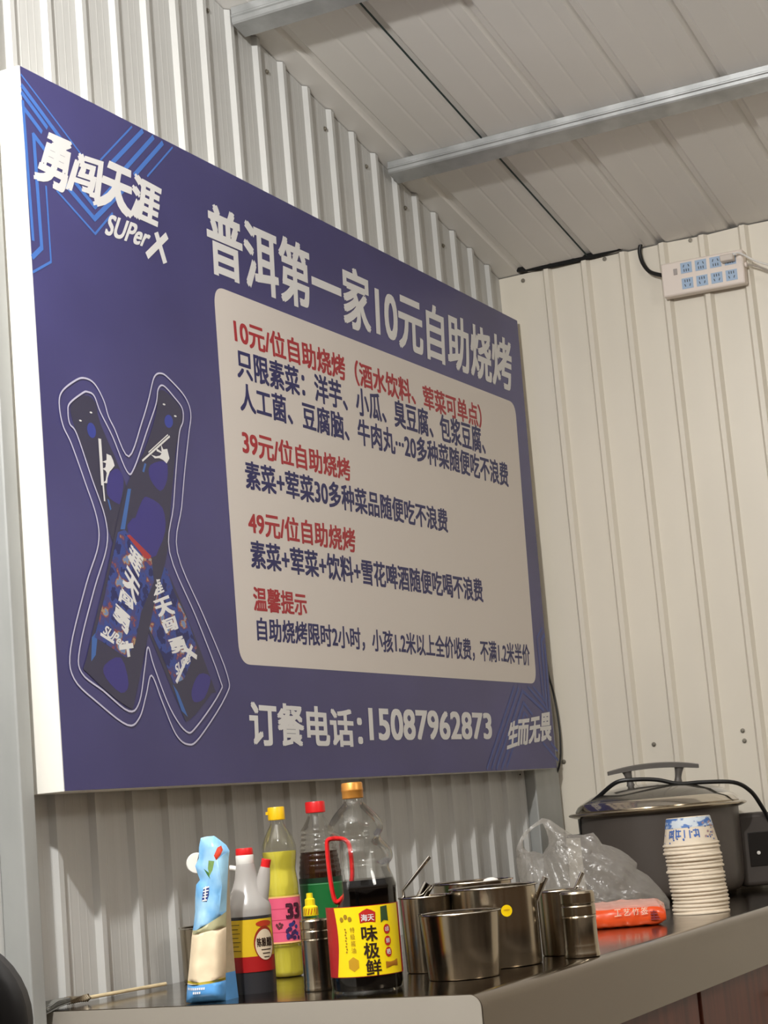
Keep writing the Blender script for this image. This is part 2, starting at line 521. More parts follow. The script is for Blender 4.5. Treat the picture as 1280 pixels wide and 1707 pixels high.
# black cable along the top of the back wall
mb = MB().tube([onx(p_, XB - 0.012) for p_ in ((836, 452), (860, 449), (905, 444), (960, 432), (1010, 420), (1062, 403))], lambda t: 0.011 - 0.006 * abs(t - 0.5), 8, smooth=5)
struct('trim_6', mb, DARKM, smooth=True)

# ================================================================== THE SIGN
# the sign stands 10 cm off the wall at its near end and 6 cm off where it meets the back wall
SLP = 0.01595
NS = Vector((SLP, -1, 0)).normalized()
S0 = Vector((2.735, -0.100, 1.2))


def S(p): r = ray(p); return CAM + r * ((S0 - CAM).dot(NS) / r.dot(NS))



sgn = thing('signboard', 'large blue menu signboard with white panel and two crossed bottles, on ribbed wall', 'sign', (3.93, -0.02, 1.178))
C4 = [S((32, 108)), S((862, 534)), S((928, 1281)), S((107, 1320))]
mb = MB(); fr_ = [c - NS * 0.001 for c in C4]; bk_ = [Vector((c.x, -0.0165, c.z)) for c in fr_]
mb.add(fr_ + bk_, [(0, 1, 2, 3), (7, 6, 5, 4)] + [(i, (i + 1) % 4, 4 + (i + 1) % 4, 4 + i) for i in range(4)]); obj('box_frame', mb, WHITE, sgn, world=True, smooth=False, bevel=0.0015)
SEQ = [0]


def on_sign(p, layer): return S(p) + NS * (0.0002 + 0.00028 * layer)


def inset(C, d):
    c = sum(C, Vector()) / 4; return [v + Vector((math.copysign(d, c.x - v.x), 0, math.copysign(d, c.z - v.z))) for v in C]


mb = MB(); q = inset(C4, 0.0015); mb.add([v + NS * .0003 for v in q], [(0, 1, 2, 3)]); obj('printed_face', mb, INKBLUE, sgn, world=True, smooth=False)


def strokes(mb, lines, layer, mi=0, wk=1.0):
    """flat printed lines: points in the picture of the face, half width in metres"""
    for pts, w in lines:
        SEQ[0] += 1; P = [on_sign(p, layer + .02 * (SEQ[0] % 20)) for p in pts]
        for a, b in zip(P[:-1], P[1:]):
            d = (b - a).normalized(); nrm = Vector((d.z, d.z * SLP, -d.x)) * w * wk; e = d * w * wk * 0.5
            lf = Vector((0, -.00002, 0)) * (len(mb.f) % 3); mb.add([a + nrm - e + lf, b + nrm + e + lf, b - nrm + e + lf, a - nrm - e + lf], [(0, 1, 2, 3)], mi)


def sc(pts, s, ox, oy): return [(ox + s * x, oy + s * y) for x, y in pts]


A_ = lambda *p: sc(p, 460 / 1280, 0, 0)
mb = MB()
strokes(mb, [(A_((96, 346), (385, 730)), .005), (A_((100, 398), (285, 650)), .012), (A_((100, 432), (215, 590)), .012),
             (A_((104, 470), (152, 1112)), .010), (A_((108, 500), (190, 610)), .012), (A_((154, 625), (192, 1150), (150, 1192)), .012), (A_((154, 625), (210, 700)), .012),
             (A_((212, 865), (235, 1215), (152, 1262)), .006), (A_((262, 885), (440, 1085), (520, 990)), .006), (A_((305, 860), (437, 1015), (580, 870)), .013), (A_((350, 850), (438, 960), (520, 870)), .012),
             (A_((465, 742), (610, 588)), .005), (A_((512, 762), (659, 608)), .012), (A_((572, 790), (709, 637)), .012), (A_((622, 812), (752, 664)), .012), (A_((682, 818), (798, 684)), .005)], 2, wk=0.42)
obj('chevron_lines', mb, INKCHEV, sgn, world=True, smooth=False, label='bright blue chevron lines')
B_ = lambda *p: sc(p, 160 / 975, 790, 1040)
mb = MB()
strokes(mb, [(B_((130, 1470), (405, 640)), .006), (B_((178, 1470), (450, 650)), .006), (B_((226, 1470), (490, 680), (705, 880)), .007), (B_((280, 1470), (500, 800), (590, 920)), .007), (B_((330, 1460), (510, 900), (540, 940)), .006),
             (B_((545, 640), (770, 900)), .006), (B_((600, 640), (735, 800)), .006), (B_((690, 40), (638, 140), (700, 780)), .005), (B_((712, 110), (680, 170), (735, 850)), .008), (B_((715, 215), (765, 880)), .008),
             (B_((700, 1210), (850, 1385)), .006), (B_((780, 1210), (845, 1290)), .006)], 2, wk=0.7)
obj('chevron_lines', mb, INKCHEV2, sgn, world=True, smooth=False, label='muted blue chevron lines')

# white panel with round corners
cp = [on_sign(p, 2) for p in ((355, 475), (858, 672), (894, 1140), (399, 1107))]
rp = []
for i in range(4):
    a, b, c = cp[i - 1], cp[i], cp[(i + 1) % 4]
    u = (a - b).normalized() * 0.045; w = (c - b).normalized() * 0.045
    for t in range(9):
        t /= 8; rp.append((b + u) * (1 - t) ** 2 + b * 2 * t * (1 - t) + (b + w) * t * t)
mb = MB().add(rp, [tuple(range(len(rp)))]); obj('white_panel', mb, INKPANEL, sgn, world=True, smooth=False)


def sign_text(name, body, q, m_, bold=0.0, layer=3):
    b = MB(); quad_text(b, body, [on_sign(p, layer) for p in q], bold); return obj(name, b, m_, sgn, world=True, smooth=False)


sign_text('headline_lettering', '普洱第一家10元自助烧烤', ((343, 336), (850, 569), (853, 652), (349, 452)), INKWHITE, 0.028)
LN = [('10元/位自助烧烤（酒水饮料、荤菜可单点）', ((388, 527), (800, 676), (803, 714), (392, 572)), INKRED, .028),
      ('只限素菜：洋芋、小瓜、臭豆腐、包浆豆腐、', ((393, 580), (806, 714), (809, 758), (396, 628)), INKNAVY, .028),
      ('人工菌、豆腐脑、牛肉丸···20多种菜随便吃不浪费', ((398, 637), (845, 773), (847, 812), (401, 684)), INKNAVY, .028),
      ('39元/位自助烧烤', ((402, 713), (581, 766), (584, 802), (405, 757)), INKRED, .028),
      ('素菜+荤菜30多种菜品随便吃不浪费', ((407, 767), (744, 850), (746, 888), (410, 814)), INKNAVY, .028),
      ('49元/位自助烧烤', ((412, 849), (590, 882), (592, 921), (415, 890)), INKRED, .028),
      ('素菜+荤菜+饮料+雪花啤酒随便吃喝不浪费', ((416, 900), (802, 966), (805, 1004), (419, 946)), INKNAVY, .028),
      ('温馨提示', ((421, 978), (509, 990), (511, 1026), (423, 1018)), INKRED, .028),
      ('自助烧烤限时2小时，小孩1.2米以上全价收费，不满1.2米半价', ((427, 1029), (881, 1075), (883, 1110), (429, 1068)), INKNAVY, .026)]
for body, q, m_, bo in LN: sign_text('menu_lettering', body, q, m_, bo)
sign_text('phone_lettering', '订餐电话：', ((415, 1169), (600, 1185), (604, 1244), (418, 1242)), INKWHITE, .030)
sign_text('phone_lettering', '15087962873', ((614, 1181), (817, 1190), (819, 1231), (617, 1233)), INKWHITE, .030)
# slanted logos
b = MB()
for ch, q in (('勇', ((79, 222), (119, 240), (106, 321), (57, 296))), ('闯', ((130, 256), (170, 269), (163, 331), (112, 314))), ('天', ((180, 270), (219, 288), (217, 362), (156, 340))), ('涯', ((223, 290), (267, 314), (260, 378), (218, 359)))):
    quad_text(b, ch, [on_sign(p, 3) for p in q], .045)
obj('logo_lettering', b, INKWHITE, sgn, world=True, smooth=False)
b = MB(); quad_text(b, 'SUPer', [on_sign(p, 3) for p in ((183, 358), (254, 384), (242, 412), (174, 390))], .03)
# the long-legged X drawn as two crossing bars
strokes(b, [(sc([(1085, 940), (1150, 1160)], 260 / 1280, 40, 200), .0085), (sc([(1165, 955), (1010, 1110)], 260 / 1280, 40, 200), .0075)], 3)
obj('logo_lettering', b, INKWHITE, sgn, world=True, smooth=False)
b = MB()
for ch, q in (('生', ((848, 1206), (864, 1201), (861, 1242), (845, 1248))), ('而', ((864, 1201), (881, 1199), (879, 1240), (862, 1242))), ('无', ((884, 1198), (899, 1195), (899, 1236), (881, 1239))), ('畏', ((901, 1191), (917, 1188), (918, 1234), (900, 1235)))):
    quad_text(b, ch, [on_sign(p, 3) for p in q], .045)
obj('slogan_lettering', b, INKWHITE, sgn, world=True, smooth=False)

# two crossed bottles printed on the sign
D_ = lambda *p: sc(p, 380 / 854, 60, 560)
E_ = lambda *p: sc(p, 220 / 1043, 150, 860)
G_ = lambda *p: sc(p, 240 / 1280, 90, 620)
GLASS = mat('dark_bottle_print', (60, 58, 82), 0.42)
GLOWB = mat('bottle_blue_print', (62, 56, 132), 0.42)
GLOWC = mat('bottle_light_blue_print', (66, 108, 178), 0.42)
LABM = mat_patch('bottle_label_print', [(0.0, (40, 44, 100)), (0.44, (56, 76, 150)), (0.52, (72, 70, 128)), (0.585, (136, 74, 84)), (0.62, (176, 146, 110)), (0.645, (116, 140, 186))], 30, (1, 1, 1), 0.45)


def decal(mb, pts, layer, mi=0, sm=0):
    SEQ[0] += 1; P = [on_sign(p, layer + .012 * (SEQ[0] % 20)) for p in pts]
    if sm: P = catmull(P, sm, True)
    v, F, _ = fill2d([(p.x, p.z) for p in P], 9.0)
    mb.add([(a.x, P[0].y + (a.x - P[0].x) * SLP, a.y) for a in v], F, mi)


def disk(mb, c, rx, ry, ang, layer, mi):
    decal(mb, [(c[0] + rx * math.cos(t) * math.cos(ang) - ry * math.sin(t) * math.sin(ang), c[1] + rx * math.cos(t) * math.sin(ang) + ry * math.sin(t) * math.cos(ang)) for t in [2 * PI * i / 20 for i in range(20)]], layer, mi)


mb = MB()     # rear bottle, leaning left
decal(mb, D_((128, 262), (180, 222), (222, 250), (240, 330), (330, 540), (430, 840), (500, 900), (660, 1300), (655, 1340), (572, 1440), (540, 1400), (420, 1110), (330, 900), (258, 690), (150, 362)), 2, 0, 3)
decal(mb, G_((480, 920), (560, 860), (615, 960), (590, 1150), (560, 1170), (470, 1090)), 2.6, 1, 3)
disk(mb, G_((330, 520))[0], 7, 13, -.2, 2.6, 3)
decal(mb, G_((470, 1130), (485, 1140), (506, 1220), (495, 1232)), 3, 2)
decal(mb, E_((650, 1330), (690, 1390), (770, 1590), (720, 1540)), 3, 2)
decal(mb, E_((860, 1250), (950, 1280), (900, 1440), (820, 1470), (800, 1380)), 2.6, 1, 3)
rb = obj('bottle_print', mb, [GLASS, GLOWB, GLOWC, mat('bottle_glint_print', (58, 70, 160), 0.42)], sgn, world=True, smooth=False)
mb = MB(); decal(mb, E_((560, 380), (610, 430), (660, 600), (780, 850), (840, 1040), (740, 1290), (660, 1330), (560, 1090), (450, 860), (500, 560)), 3)
obj('label_print', mb, LABM, rb, world=True, smooth=False)
b = MB()
for ch, q in (('勇', ((611, 985), (727, 950), (765, 1070), (650, 1085))), ('闯', ((560, 830), (660, 790), (690, 890), (600, 925))), ('天', ((495, 680), (620, 630), (665, 770), (545, 795))), ('涯', ((520, 505), (545, 500), (580, 600), (500, 640)))):
    quad_text(b, ch, [on_sign(p, 3.6) for p in E_(*q)], .05)
quad_text(b, 'SUPer', [on_sign(p, 3.6) for p in E_((668, 1180), (790, 1075), (800, 1140), (680, 1260))], .03)
strokes(b, [(E_((680, 1310), (800, 1030)), .004), (E_((760, 1060), (835, 1115)), .005)], 3.6)
obj('label_lettering', b, INKWHITE, rb, world=True, smooth=False)
mb = MB()     # front bottle, leaning right
decal(mb, D_((452, 222), (478, 205), (542, 275), (538, 350), (522, 420), (502, 640), (488, 820), (440, 1010), (372, 1345), (340, 1390), (190, 1262), (186, 1210), (262, 890), (330, 580), (400, 440), (448, 290)), 3.8, 0, 3)
decal(mb, G_((780, 1140), (840, 1120), (960, 1210), (985, 1400), (920, 1500), (760, 1500), (700, 1380)), 4.1, 1, 3)
decal(mb, E_((330, 20), (560, 10), (590, 120), (540, 260), (480, 330), (300, 150)), 4.1, 1, 2)
decal(mb, G_((850, 830), (990, 800), (1000, 960), (940, 1060), (850, 950)), 4.1, 1, 3)
disk(mb, G_((1015, 440))[0], 7, 11, -.1, 4.1, 3)
decal(mb, G_((650, 1040), (680, 1040), (625, 1400), (585, 1400)), 4.3, 2)
decal(mb, G_((800, 810), (815, 820), (795, 895), (780, 885)), 4.3, 2)
decal(mb, E_((110, 1180), (240, 1120), (300, 1330), (240, 1400), (120, 1280)), 4.1, 1, 3)
decal(mb, E_((10, 960), (60, 900), (40, 1100), (5, 1150)), 4.3, 2)
fb = obj('bottle_print', mb, [GLASS, GLOWB, GLOWC, mat('bottle_glint_print', (58, 70, 160), 0.42)], sgn, world=True, smooth=False)
mb = MB(); decal(mb, E_((215, 130), (270, 110), (480, 330), (500, 520), (400, 760), (350, 1010), (280, 1120), (100, 1000), (30, 960), (110, 640)), 4.6)
obj('label_print', mb, LABM, fb, world=True, smooth=False)
mb = MB(); decal(mb, E_((285, 155), (310, 150), (480, 320), (460, 340), (430, 335)), 5.0); obj('label_band', mb, mat('label_red_print', (176, 58, 62), 0.45), fb, world=True, smooth=False)
b = MB()
for ch, q in (('勇', ((195, 690), (312, 800), (285, 940), (180, 790))), ('闯', ((245, 570), (330, 660), (330, 740), (225, 670))), ('天', ((285, 390), (390, 560), (355, 700), (255, 530))), ('涯', ((315, 225), (412, 330), (375, 480), (295, 330)))):
    quad_text(b, ch, [on_sign(p, 5.2) for p in E_(*q)], .05)
quad_text(b, 'SUPer', [on_sign(p, 5.2) for p in E_((125, 868), (285, 985), (245, 1040), (95, 925))], .03)
strokes(b, [(E_((230, 1040), (330, 1025)), .005), (E_((285, 1000), (300, 1105)), .005), (E_((80, 935), (180, 1000)), .003)], 5.2)
obj('label_lettering', b, INKWHITE, fb, world=True, smooth=False)
# small white climbers on the bottle necks, and glints on the caps
b = MB(); decal(b, G_((460, 728), (482, 738), (500, 745), (520, 790), (532, 835), (505, 870), (490, 885), (470, 945), (466, 990), (428, 988), (452, 968), (462, 900), (452, 880), (425, 862), (450, 850), (455, 812), (422, 800), (460, 785)), 5.2)
strokes(b, [(G_((400, 605), (425, 1000)), .008), (G_((430, 1000), (443, 1145)), .004)], 5.0, wk=.6); obj('climber_print', b, INKWHITE, rb, world=True, smooth=False)
b = MB(); decal(b, G_((945, 645), (965, 690), (1000, 685), (1008, 720), (1020, 770), (995, 815), (965, 785), (930, 768), (890, 770), (855, 735), (900, 752), (935, 745), (950, 725), (905, 705), (905, 680), (950, 712)), 5.2)
strokes(b, [(G_((1020, 575), (780, 790)), .0035), (G_((1005, 560), (835, 715)), .002)], 5.0, wk=.6); obj('climber_print', b, INKWHITE, fb, world=True, smooth=False)
for x, y, o_ in ((228, 434, rb), (322, 362, rb), (972, 290, fb), (1072, 394, fb)):
    b = MB(); disk(b, G_((x, y))[0], 2.4, 1.4, .4, 5.2, 0); obj('cap_glint', b, INKWHITE, o_, world=True, smooth=False)


def ring(mb, pts, layer, w):
    P = catmull([on_sign(p, layer) for p in pts], 5, True); n = len(P); vs = []
    for i in range(n):
        t = (P[(i + 1) % n] - P[i - 1]); t.normalize(); nr = Vector((t.z, t.z * SLP, -t.x)) * w; vs += [P[i] + nr, P[i] - nr]
    mb.add(vs, [(2 * i, 2 * i + 1, (2 * i + 3) % (2 * n), (2 * i + 2) % (2 * n)) for i in range(n)])


mb = MB()
ring(mb, D_((190, 210), (172, 214), (124, 252), (117, 285), (124, 330), (150, 368), (205, 530), (256, 680), (262, 790), (215, 950), (161, 1170), (168, 1262), (250, 1330), (345, 1406), (385, 1370), (405, 1240), (417, 1166), (440, 1240), (500, 1395), (560, 1482), (600, 1462), (686, 1335), (684, 1280), (600, 1060), (498, 812), (512, 640), (522, 500), (534, 365), (548, 320), (545, 272), (515, 230), (475, 187), (455, 200), (447, 255), (415, 350), (365, 495), (338, 508), (285, 380), (238, 285), (215, 225)), 5.4, .0018)
ring(mb, D_((175, 158), (140, 170), (95, 208), (84, 255), (98, 335), (130, 405), (180, 545), (225, 682), (230, 785), (185, 930), (127, 1170), (140, 1285), (230, 1375), (340, 1458), (385, 1430), (410, 1345), (430, 1272), (470, 1370), (520, 1490), (565, 1530), (610, 1505), (708, 1350), (714, 1270), (630, 1060), (527, 812), (543, 640), (555, 500), (570, 365), (577, 290), (555, 228), (500, 165), (468, 141), (440, 155), (420, 235), (395, 320), (345, 452), (290, 345), (268, 300), (250, 240), (215, 178)), 5.4, .0018)
obj('bottle_outline', mb, INKLINE, sgn, world=True, smooth=False)

# ================================================================== STEEL COUNTER
P0 = onz((800, 1656), TT)
TX0, TY0, TX1 = P0.x - 0.004, P0.y - 0.004, 5.262
tb = thing('steel_counter', 'long stainless steel counter with rounded front edge over red brown doors', 'counter', (TX0, -0.4, 0))
R_ = 0.022
sec = [(-0.019, TT), (TY0 + R_, TT)]
sec += [(TY0 + R_ - R_ * math.sin(t), TT - R_ + R_ * math.cos(t)) for t in [PI / 2 * i / 10 for i in range(1, 11)]]
sec += [(TY0, TT - 0.125), (TY0 + 0.012, TT - 0.125), (TY0 + 0.012, TT - 0.05), (-0.019, TT - 0.05)]
mb = MB(); mb.extrude([(TX0, y, z) for y, z in sec], (TX1 - TX0, 0, 0))
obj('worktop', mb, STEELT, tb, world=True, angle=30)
# pale end panel standing just proud of the top's end
sec = [(-0.019, TT - 0.0015), (TY0 + R_, TT - 0.0015)] + [(TY0 + R_ - (R_ - .0012) * math.sin(t), TT - R_ + (R_ - .0012) * math.cos(t)) for t in [PI / 2 * i / 10 for i in range(1, 11)]] + [(TY0 + .0012, 0.12), (-0.019, 0.12)]
mb = MB(); mb.extrude([(TX0 - 0.003, y, z) for y, z in sec], (0.0028, 0, 0)); obj('end_panel', mb, STEELE, tb, world=True, smooth=False)
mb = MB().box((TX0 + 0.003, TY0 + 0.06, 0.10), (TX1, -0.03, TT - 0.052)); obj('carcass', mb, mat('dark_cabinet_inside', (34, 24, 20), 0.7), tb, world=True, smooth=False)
xs = [TX0 + 0.01, 3.345, 3.92, 4.50, TX1]
for i in range(4):
    mb = MB().box((xs[i] + 0.012, TY0 + 0.030, 0.14), (xs[i + 1] - 0.012, TY0 + 0.058, TT - 0.13)); d = obj('door', mb, WOODM, tb, world=True, smooth=False, bevel=0.003)
    mb = MB().tube([(xs[i + 1] - 0.05, TY0 + 0.030, 0.50), (xs[i + 1] - 0.05, TY0 + 0.004, 0.51), (xs[i + 1] - 0.05, TY0 + 0.004, 0.59), (xs[i + 1] - 0.05, TY0 + 0.030, 0.60)], 0.005, 8, smooth=4)
    obj('handle', mb, STEEL, d, world=True)
for x in (TX0 + 0.04, TX1 - 0.04):
    for y in (TY0 + 0.09, -0.07):
        obj('leg', MB().box((x - 0.02, y - 0.02, 0), (x + 0.02, y + 0.02, 0.10)), STEEL, tb, world=True, smooth=False, bevel=0.003)


# ================================================================== BOTTLES ON THE COUNTER
def spot(p, rpx, z=TT):
    """base centre of a round thing whose nearest base point is seen at p; also metres per pixel there"""
    P = onz(p, z); kk = depth(P) / F_PX; C = P + FWD * (rpx * kk); C.z = z; kk = depth(C) / F_PX
    return C, kk


def up(pr, k): return [(r * k, h * k) for r, h in pr]


def rad(prof):
    def f(z):
        for (r0, z0), (r1, z1) in zip(prof[:-1], prof[1:]):
            if z0 <= z <= z1 and z1 > z0: return r0 + (r1 - r0) * (z - z0) / (z1 - z0)
        return prof[-1][0]
    return f


def liquid(prof, top, gap):
    """inside of a bottle filled up to a height"""
    f = rad(prof); out = []
    for r, z in prof:
        if z < top - 1e-6 and r > gap * 1.5: out.append((r - gap, z + (gap if not out else 0)))
    out += [(f(top) - gap, top), (0.0002, top)]
    return [(0.0002, out[0][1])] + out


def smooth_prof(pr, n=4):
    return [(max(0.0001, v.x), v.y) for v in catmull([Vector((r, h, 0)) for r, h in pr], n)]


# --- big soy sauce bottle
C, k = spot((613, 1655), 58)
so = thing('soy_sauce_bottle', 'big handled clear bottle of black soy sauce with yellow label and bronze cap', 'bottle', C, FACE)
PR = up([(50, 0), (57, 3), (60, 12), (60, 150), (61, 168), (59, 176), (53, 194), (51, 202), (58, 211), (59, 221), (55, 232), (43, 246), (41.5, 252), (46.5, 262), (46, 273), (40, 284), (30, 296), (19, 307), (15.5, 314), (15.5, 318)], k)
GX = -0.5
def dent(r, z, a):            # the grip recess on the left side
    h = z / k
    c = math.cos(a)
    if c > -0.25: return r
    w = max(0.0, min(1.0, (h - 143) / 10)) * max(0.0, min(1.0, (262 - h) / 10)); w = w * w * (3 - 2 * w)
    lim = 28 * k / max(0.25, -c)
    return r * (1 - w) + min(r, lim) * w
obj('clear_body', MB().lathe(smooth_prof(PR, 3), 56, rfun=dent), CLEAR, so, angle=60)
def dent_in(r, z, a): return min(r, dent(r + 1.5 * k, z, a) - 1.5 * k)
SAUCE = mat('black_sauce', (10, 6, 5), 0.08, spec=0.4)
lp = liquid(PR, 181 * k, 1.4 * k)
lp2 = []
for (r0, z0), (r1, z1) in zip(lp[:-1], lp[1:]):
    for t in range(4): lp2.append((r0 + (r1 - r0) * t / 4, z0 + (z1 - z0) * t / 4))
lp2.append(lp[-1])
obj('dark_sauce', MB().lathe(lp2, 56, rfun=dent_in), SAUCE, so, angle=60)
cp_ = obj('cap', MB().lathe(up([(17, 316), (18, 317), (18.3, 328), (18.8, 329), (18.8, 331), (18.3, 332), (18, 341), (16.5, 343), (0.1, 343)], k), 40), mat('bronze_cap', (205, 140, 62), 0.35, 0.45, vary=0.1, scale=20), so)
hx = -46
mb = MB().tube([(a_ * k, -2 * k, b_ * k) for a_, b_ in ((-44, 252), (-32, 252), (-20, 249), (-13, 240), (-11, 222), (-11, 200), (-13, 182), (-20, 165), (-31, 153), (-40, 147), (-44, 150), (-47, 165), (-49, 190), (-50, 215), (-50, 238), (-49, 248))], 3.9 * k, 10, smooth=5, closed=True, flat=1.6)
obj('handle', mb, RED, so, label='red plastic carrying handle')
LY = mat('label_yellow', (250, 220, 14), 0.4); LR = mat('label_red', (170, 26, 28), 0.4); LG = mat('label_green', (52, 78, 44), 0.45); LBR = mat('label_brown', (168, 108, 20), 0.45)
LT = mat('label_dark_ink', (44, 24, 12), 0.5); LTB = mat('label_gold_ink', (158, 122, 20), 0.5); LO = mat('label_orange', (222, 150, 46), 0.45)
rl = 60.8 * k
mb = MB(); cyl_patch(mb, rl, math.radians(-88), math.radians(86), 26 * k, 140 * k, 40, 1)
mb2 = MB()
cyl_patch(mb2, rl + .0004, math.radians(-46), math.radians(72), 27 * k, 139 * k, 40, 0, 12, edge=lambda t: -math.radians(13) * (1 - math.sin(PI * min(1, t * 0.9))) * 0.6 + 0.06)
lb = obj('red_label', MB().add(mb.v, mb.f), LR, so)
yl = obj('yellow_label', mb2, LY, lb)
A = math.radians
rt = rl + .0009
EM = mat('emblem_red', (186, 36, 30), 0.45)
obj('logo_badge', cyl_poly(MB(), rt, [(A(-3), 112 * k), (A(21), 112 * k), (A(22), 128 * k), (A(16), 132 * k), (A(9), 135 * k), (A(2), 132 * k), (A(-4), 128 * k)]), EM, yl)
obj('green_flag', cyl_poly(MB(), rt, [(A(30), 110 * k), (A(36), 114 * k), (A(44), 112 * k), (A(43), 137 * k), (A(31), 136 * k)]), LG, yl)
for z in (99, 80, 62): obj('red_seal', cyl_disc(MB(), rt, A(40), z * k, A(6.2), 8 * k, 18), EM, yl)
obj('brown_block', cyl_poly(MB(), rt, [(A(33), 36 * k), (A(58), 38 * k), (A(58), 49 * k), (A(33), 47 * k)]), LBR, yl)
obj('gold_hexagon', cyl_poly(MB(), rt, [(A(-18 + 9.5 * math.sin(t)), (47 + 12 * math.cos(t)) * k) for t in [PI / 3 * i for i in range(6)]]), mat('emblem_gold', (196, 148, 24), 0.45), yl)
tx = MB(); rx_ = rt + .0004
for i, ch in enumerate('味极鲜'): cyl_text(tx, ch, rx_, A(-2 + i * 1.5), A(22 + i * 1.2), (110 - 27.5 * (i + 1)) * k, (110 - 27.5 * i - 2.5) * k, .02)
obj('brush_lettering', tx, LT, yl)
tx = MB(); cyl_text(tx, '海天', rx_, A(-1), A(19), 115 * k, 126 * k, .02)
for s_, z in (('0添', 99), ('鲜', 80), ('晒', 62)): cyl_text(tx, s_, rx_, A(36.5), A(43.5), (z - 4) * k, (z + 4.5) * k, .01)
obj('white_lettering', tx, INKWHITE, yl)
tx = MB()
for i, ch in enumerate('特级酱油'): cyl_text(tx, ch, rx_, A(-20), A(-12.5), (98 - 11 * i) * k, (107 - 11 * i) * k, .0)
for i in range(9): cyl_disc(tx, rx_, A(-28 + (i % 2)), (104 - 4.6 * i) * k, A(1.6), 1.5 * k, 6)
for i in range(3): cyl_disc(tx, rx_, A(-33 + 7 * i), (120 + 4 * (i % 2)) * k, A(3.2), 4 * k, 10)
obj('gold_lettering', tx, LTB, yl)

# --- white vinegar jug with spout
C, k = spot((421, 1657), 36)
ju = thing('vinegar_jug', 'translucent white jug of dark vinegar with two red caps, beside the blue pouch', 'bottle', C, FACE)
def sq(r, z, a):             # squarish lower body
    e = 1 + 0.10 * (abs(math.cos(2 * a)) ** 2 - 0.5); return r * (0.97 if z > 120 * k else e * 0.97)
MILK = mat_clear('milky_plastic', (0.9, 0.9, 0.9), 0.04, 0.25, milk=0.78, milk_rgb=(226, 222, 218))
BP = up([(32, 0), (36, 3), (38, 10), (38, 120), (38, 138), (34, 150), (27, 165), (20, 185), (16.5, 205), (15, 212)], k)
ROTS = 0.0
SPF = smooth_prof(BP, 3); fj = rad(SPF)
obj('milky_body', MB().lathe([(fj(125 * k), 125 * k)] + [(r, z) for r, z in SPF if z > 126 * k], 48), MILK, ju, angle=60)
obj('filled_body', MB().lathe([(r, z) for r, z in SPF if z < 124 * k] + [(fj(125 * k), 125 * k), (.0001, 125 * k)], 48), mat('vinegar_in_plastic', (52, 52, 56), 0.28), ju, angle=60, label='part of the jug filled with dark vinegar')
nk = obj('neck_collar', MB().lathe(up([(14.5, 209), (15.2, 211), (15.4, 224), (14.5, 226)], k), 32), WHITEP, ju)
obj('cap', MB().lathe(up([(14.6, 225), (14.8, 226), (14.6, 234), (13.6, 237), (0.1, 237)], k), 32), RED, ju, label='red screw cap on the neck')
mb = MB().tube([(20 * k, -4 * k, 150 * k), (27 * k, -4 * k, 175 * k), (32 * k, -4 * k, 196 * k), (34 * k, -4 * k, 205 * k)], lambda t: (15 - 8 * t) * k, 20, smooth=6); obj('spout', mb, MILK, ju)
mb = MB().tube([(33.2 * k, -4 * k, 201 * k), (36.8 * k, -4 * k, 216 * k)], 8 * k, 20); obj('spout_cap', mb, RED, ju, bevel=0.001, label='red cap on the spout')
mb = MB().tube([(-14 * k, 0, 203 * k), (-26 * k, 2 * k, 206 * k), (-40 * k, 3 * k, 202 * k), (-46 * k, 3 * k, 188 * k), (-44 * k, 3 * k, 165 * k), (-35 * k, 1 * k, 150 * k), (-26 * k, 0, 146 * k)], 4.5 * k, 12, smooth=5); obj('handle', mb, WHITEP, ju)
rj = 38.7 * k
mb = MB(); cyl_patch(mb, rj, A(-88), A(78), 35 * k, 120 * k, 36)
jl = obj('yellow_label', mb, mat('jug_label_yellow', (226, 190, 36), 0.45), ju)
mb = MB(); cyl_patch(mb, rj + .0004, A(-88), A(78), 35 * k, 60 * k, 36); obj('red_band', mb, LR, jl)
obj('red_emblem', cyl_disc(MB(), rj + .0006, A(44), 112 * k, A(24), 5 * k), mat('jug_emblem_red', (190, 60, 30), 0.45), jl)
mb = MB(); cyl_disc(mb, rj + .0008, A(42), 80 * k, A(30), 28 * k, 30); obj('red_oval', mb, mat('jug_oval_red', (150, 46, 24), 0.45), jl)
mb = MB(); cyl_disc(mb, rj + .0011, A(42), 78 * k, A(26.5), 25 * k, 30); obj('cream_oval', mb, mat('jug_oval_cream', (226, 208, 180), 0.45), jl)
tx = MB(); cyl_text(tx, '陈酿', rj + .0015, A(20), A(44), 75 * k, 89 * k, .03); cyl_text(tx, '醋', rj + .0015, A(46), A(64), 75 * k, 89 * k, .03)
for i in range(7): cyl_patch(tx, rj + .0008, A(-58 + 2 * (i % 3)), A(-20 - 5 * (i % 2)), (112 - 7 * i) * k, (113 - 7 * i) * k, 8)
for i in range(3): cyl_patch(tx, rj + .0015, A(30 + 3 * i), A(58 - 3 * i), (69 - 6 * i) * k, (70.4 - 6 * i) * k, 8)
obj('dark_lettering', tx, LT, jl)

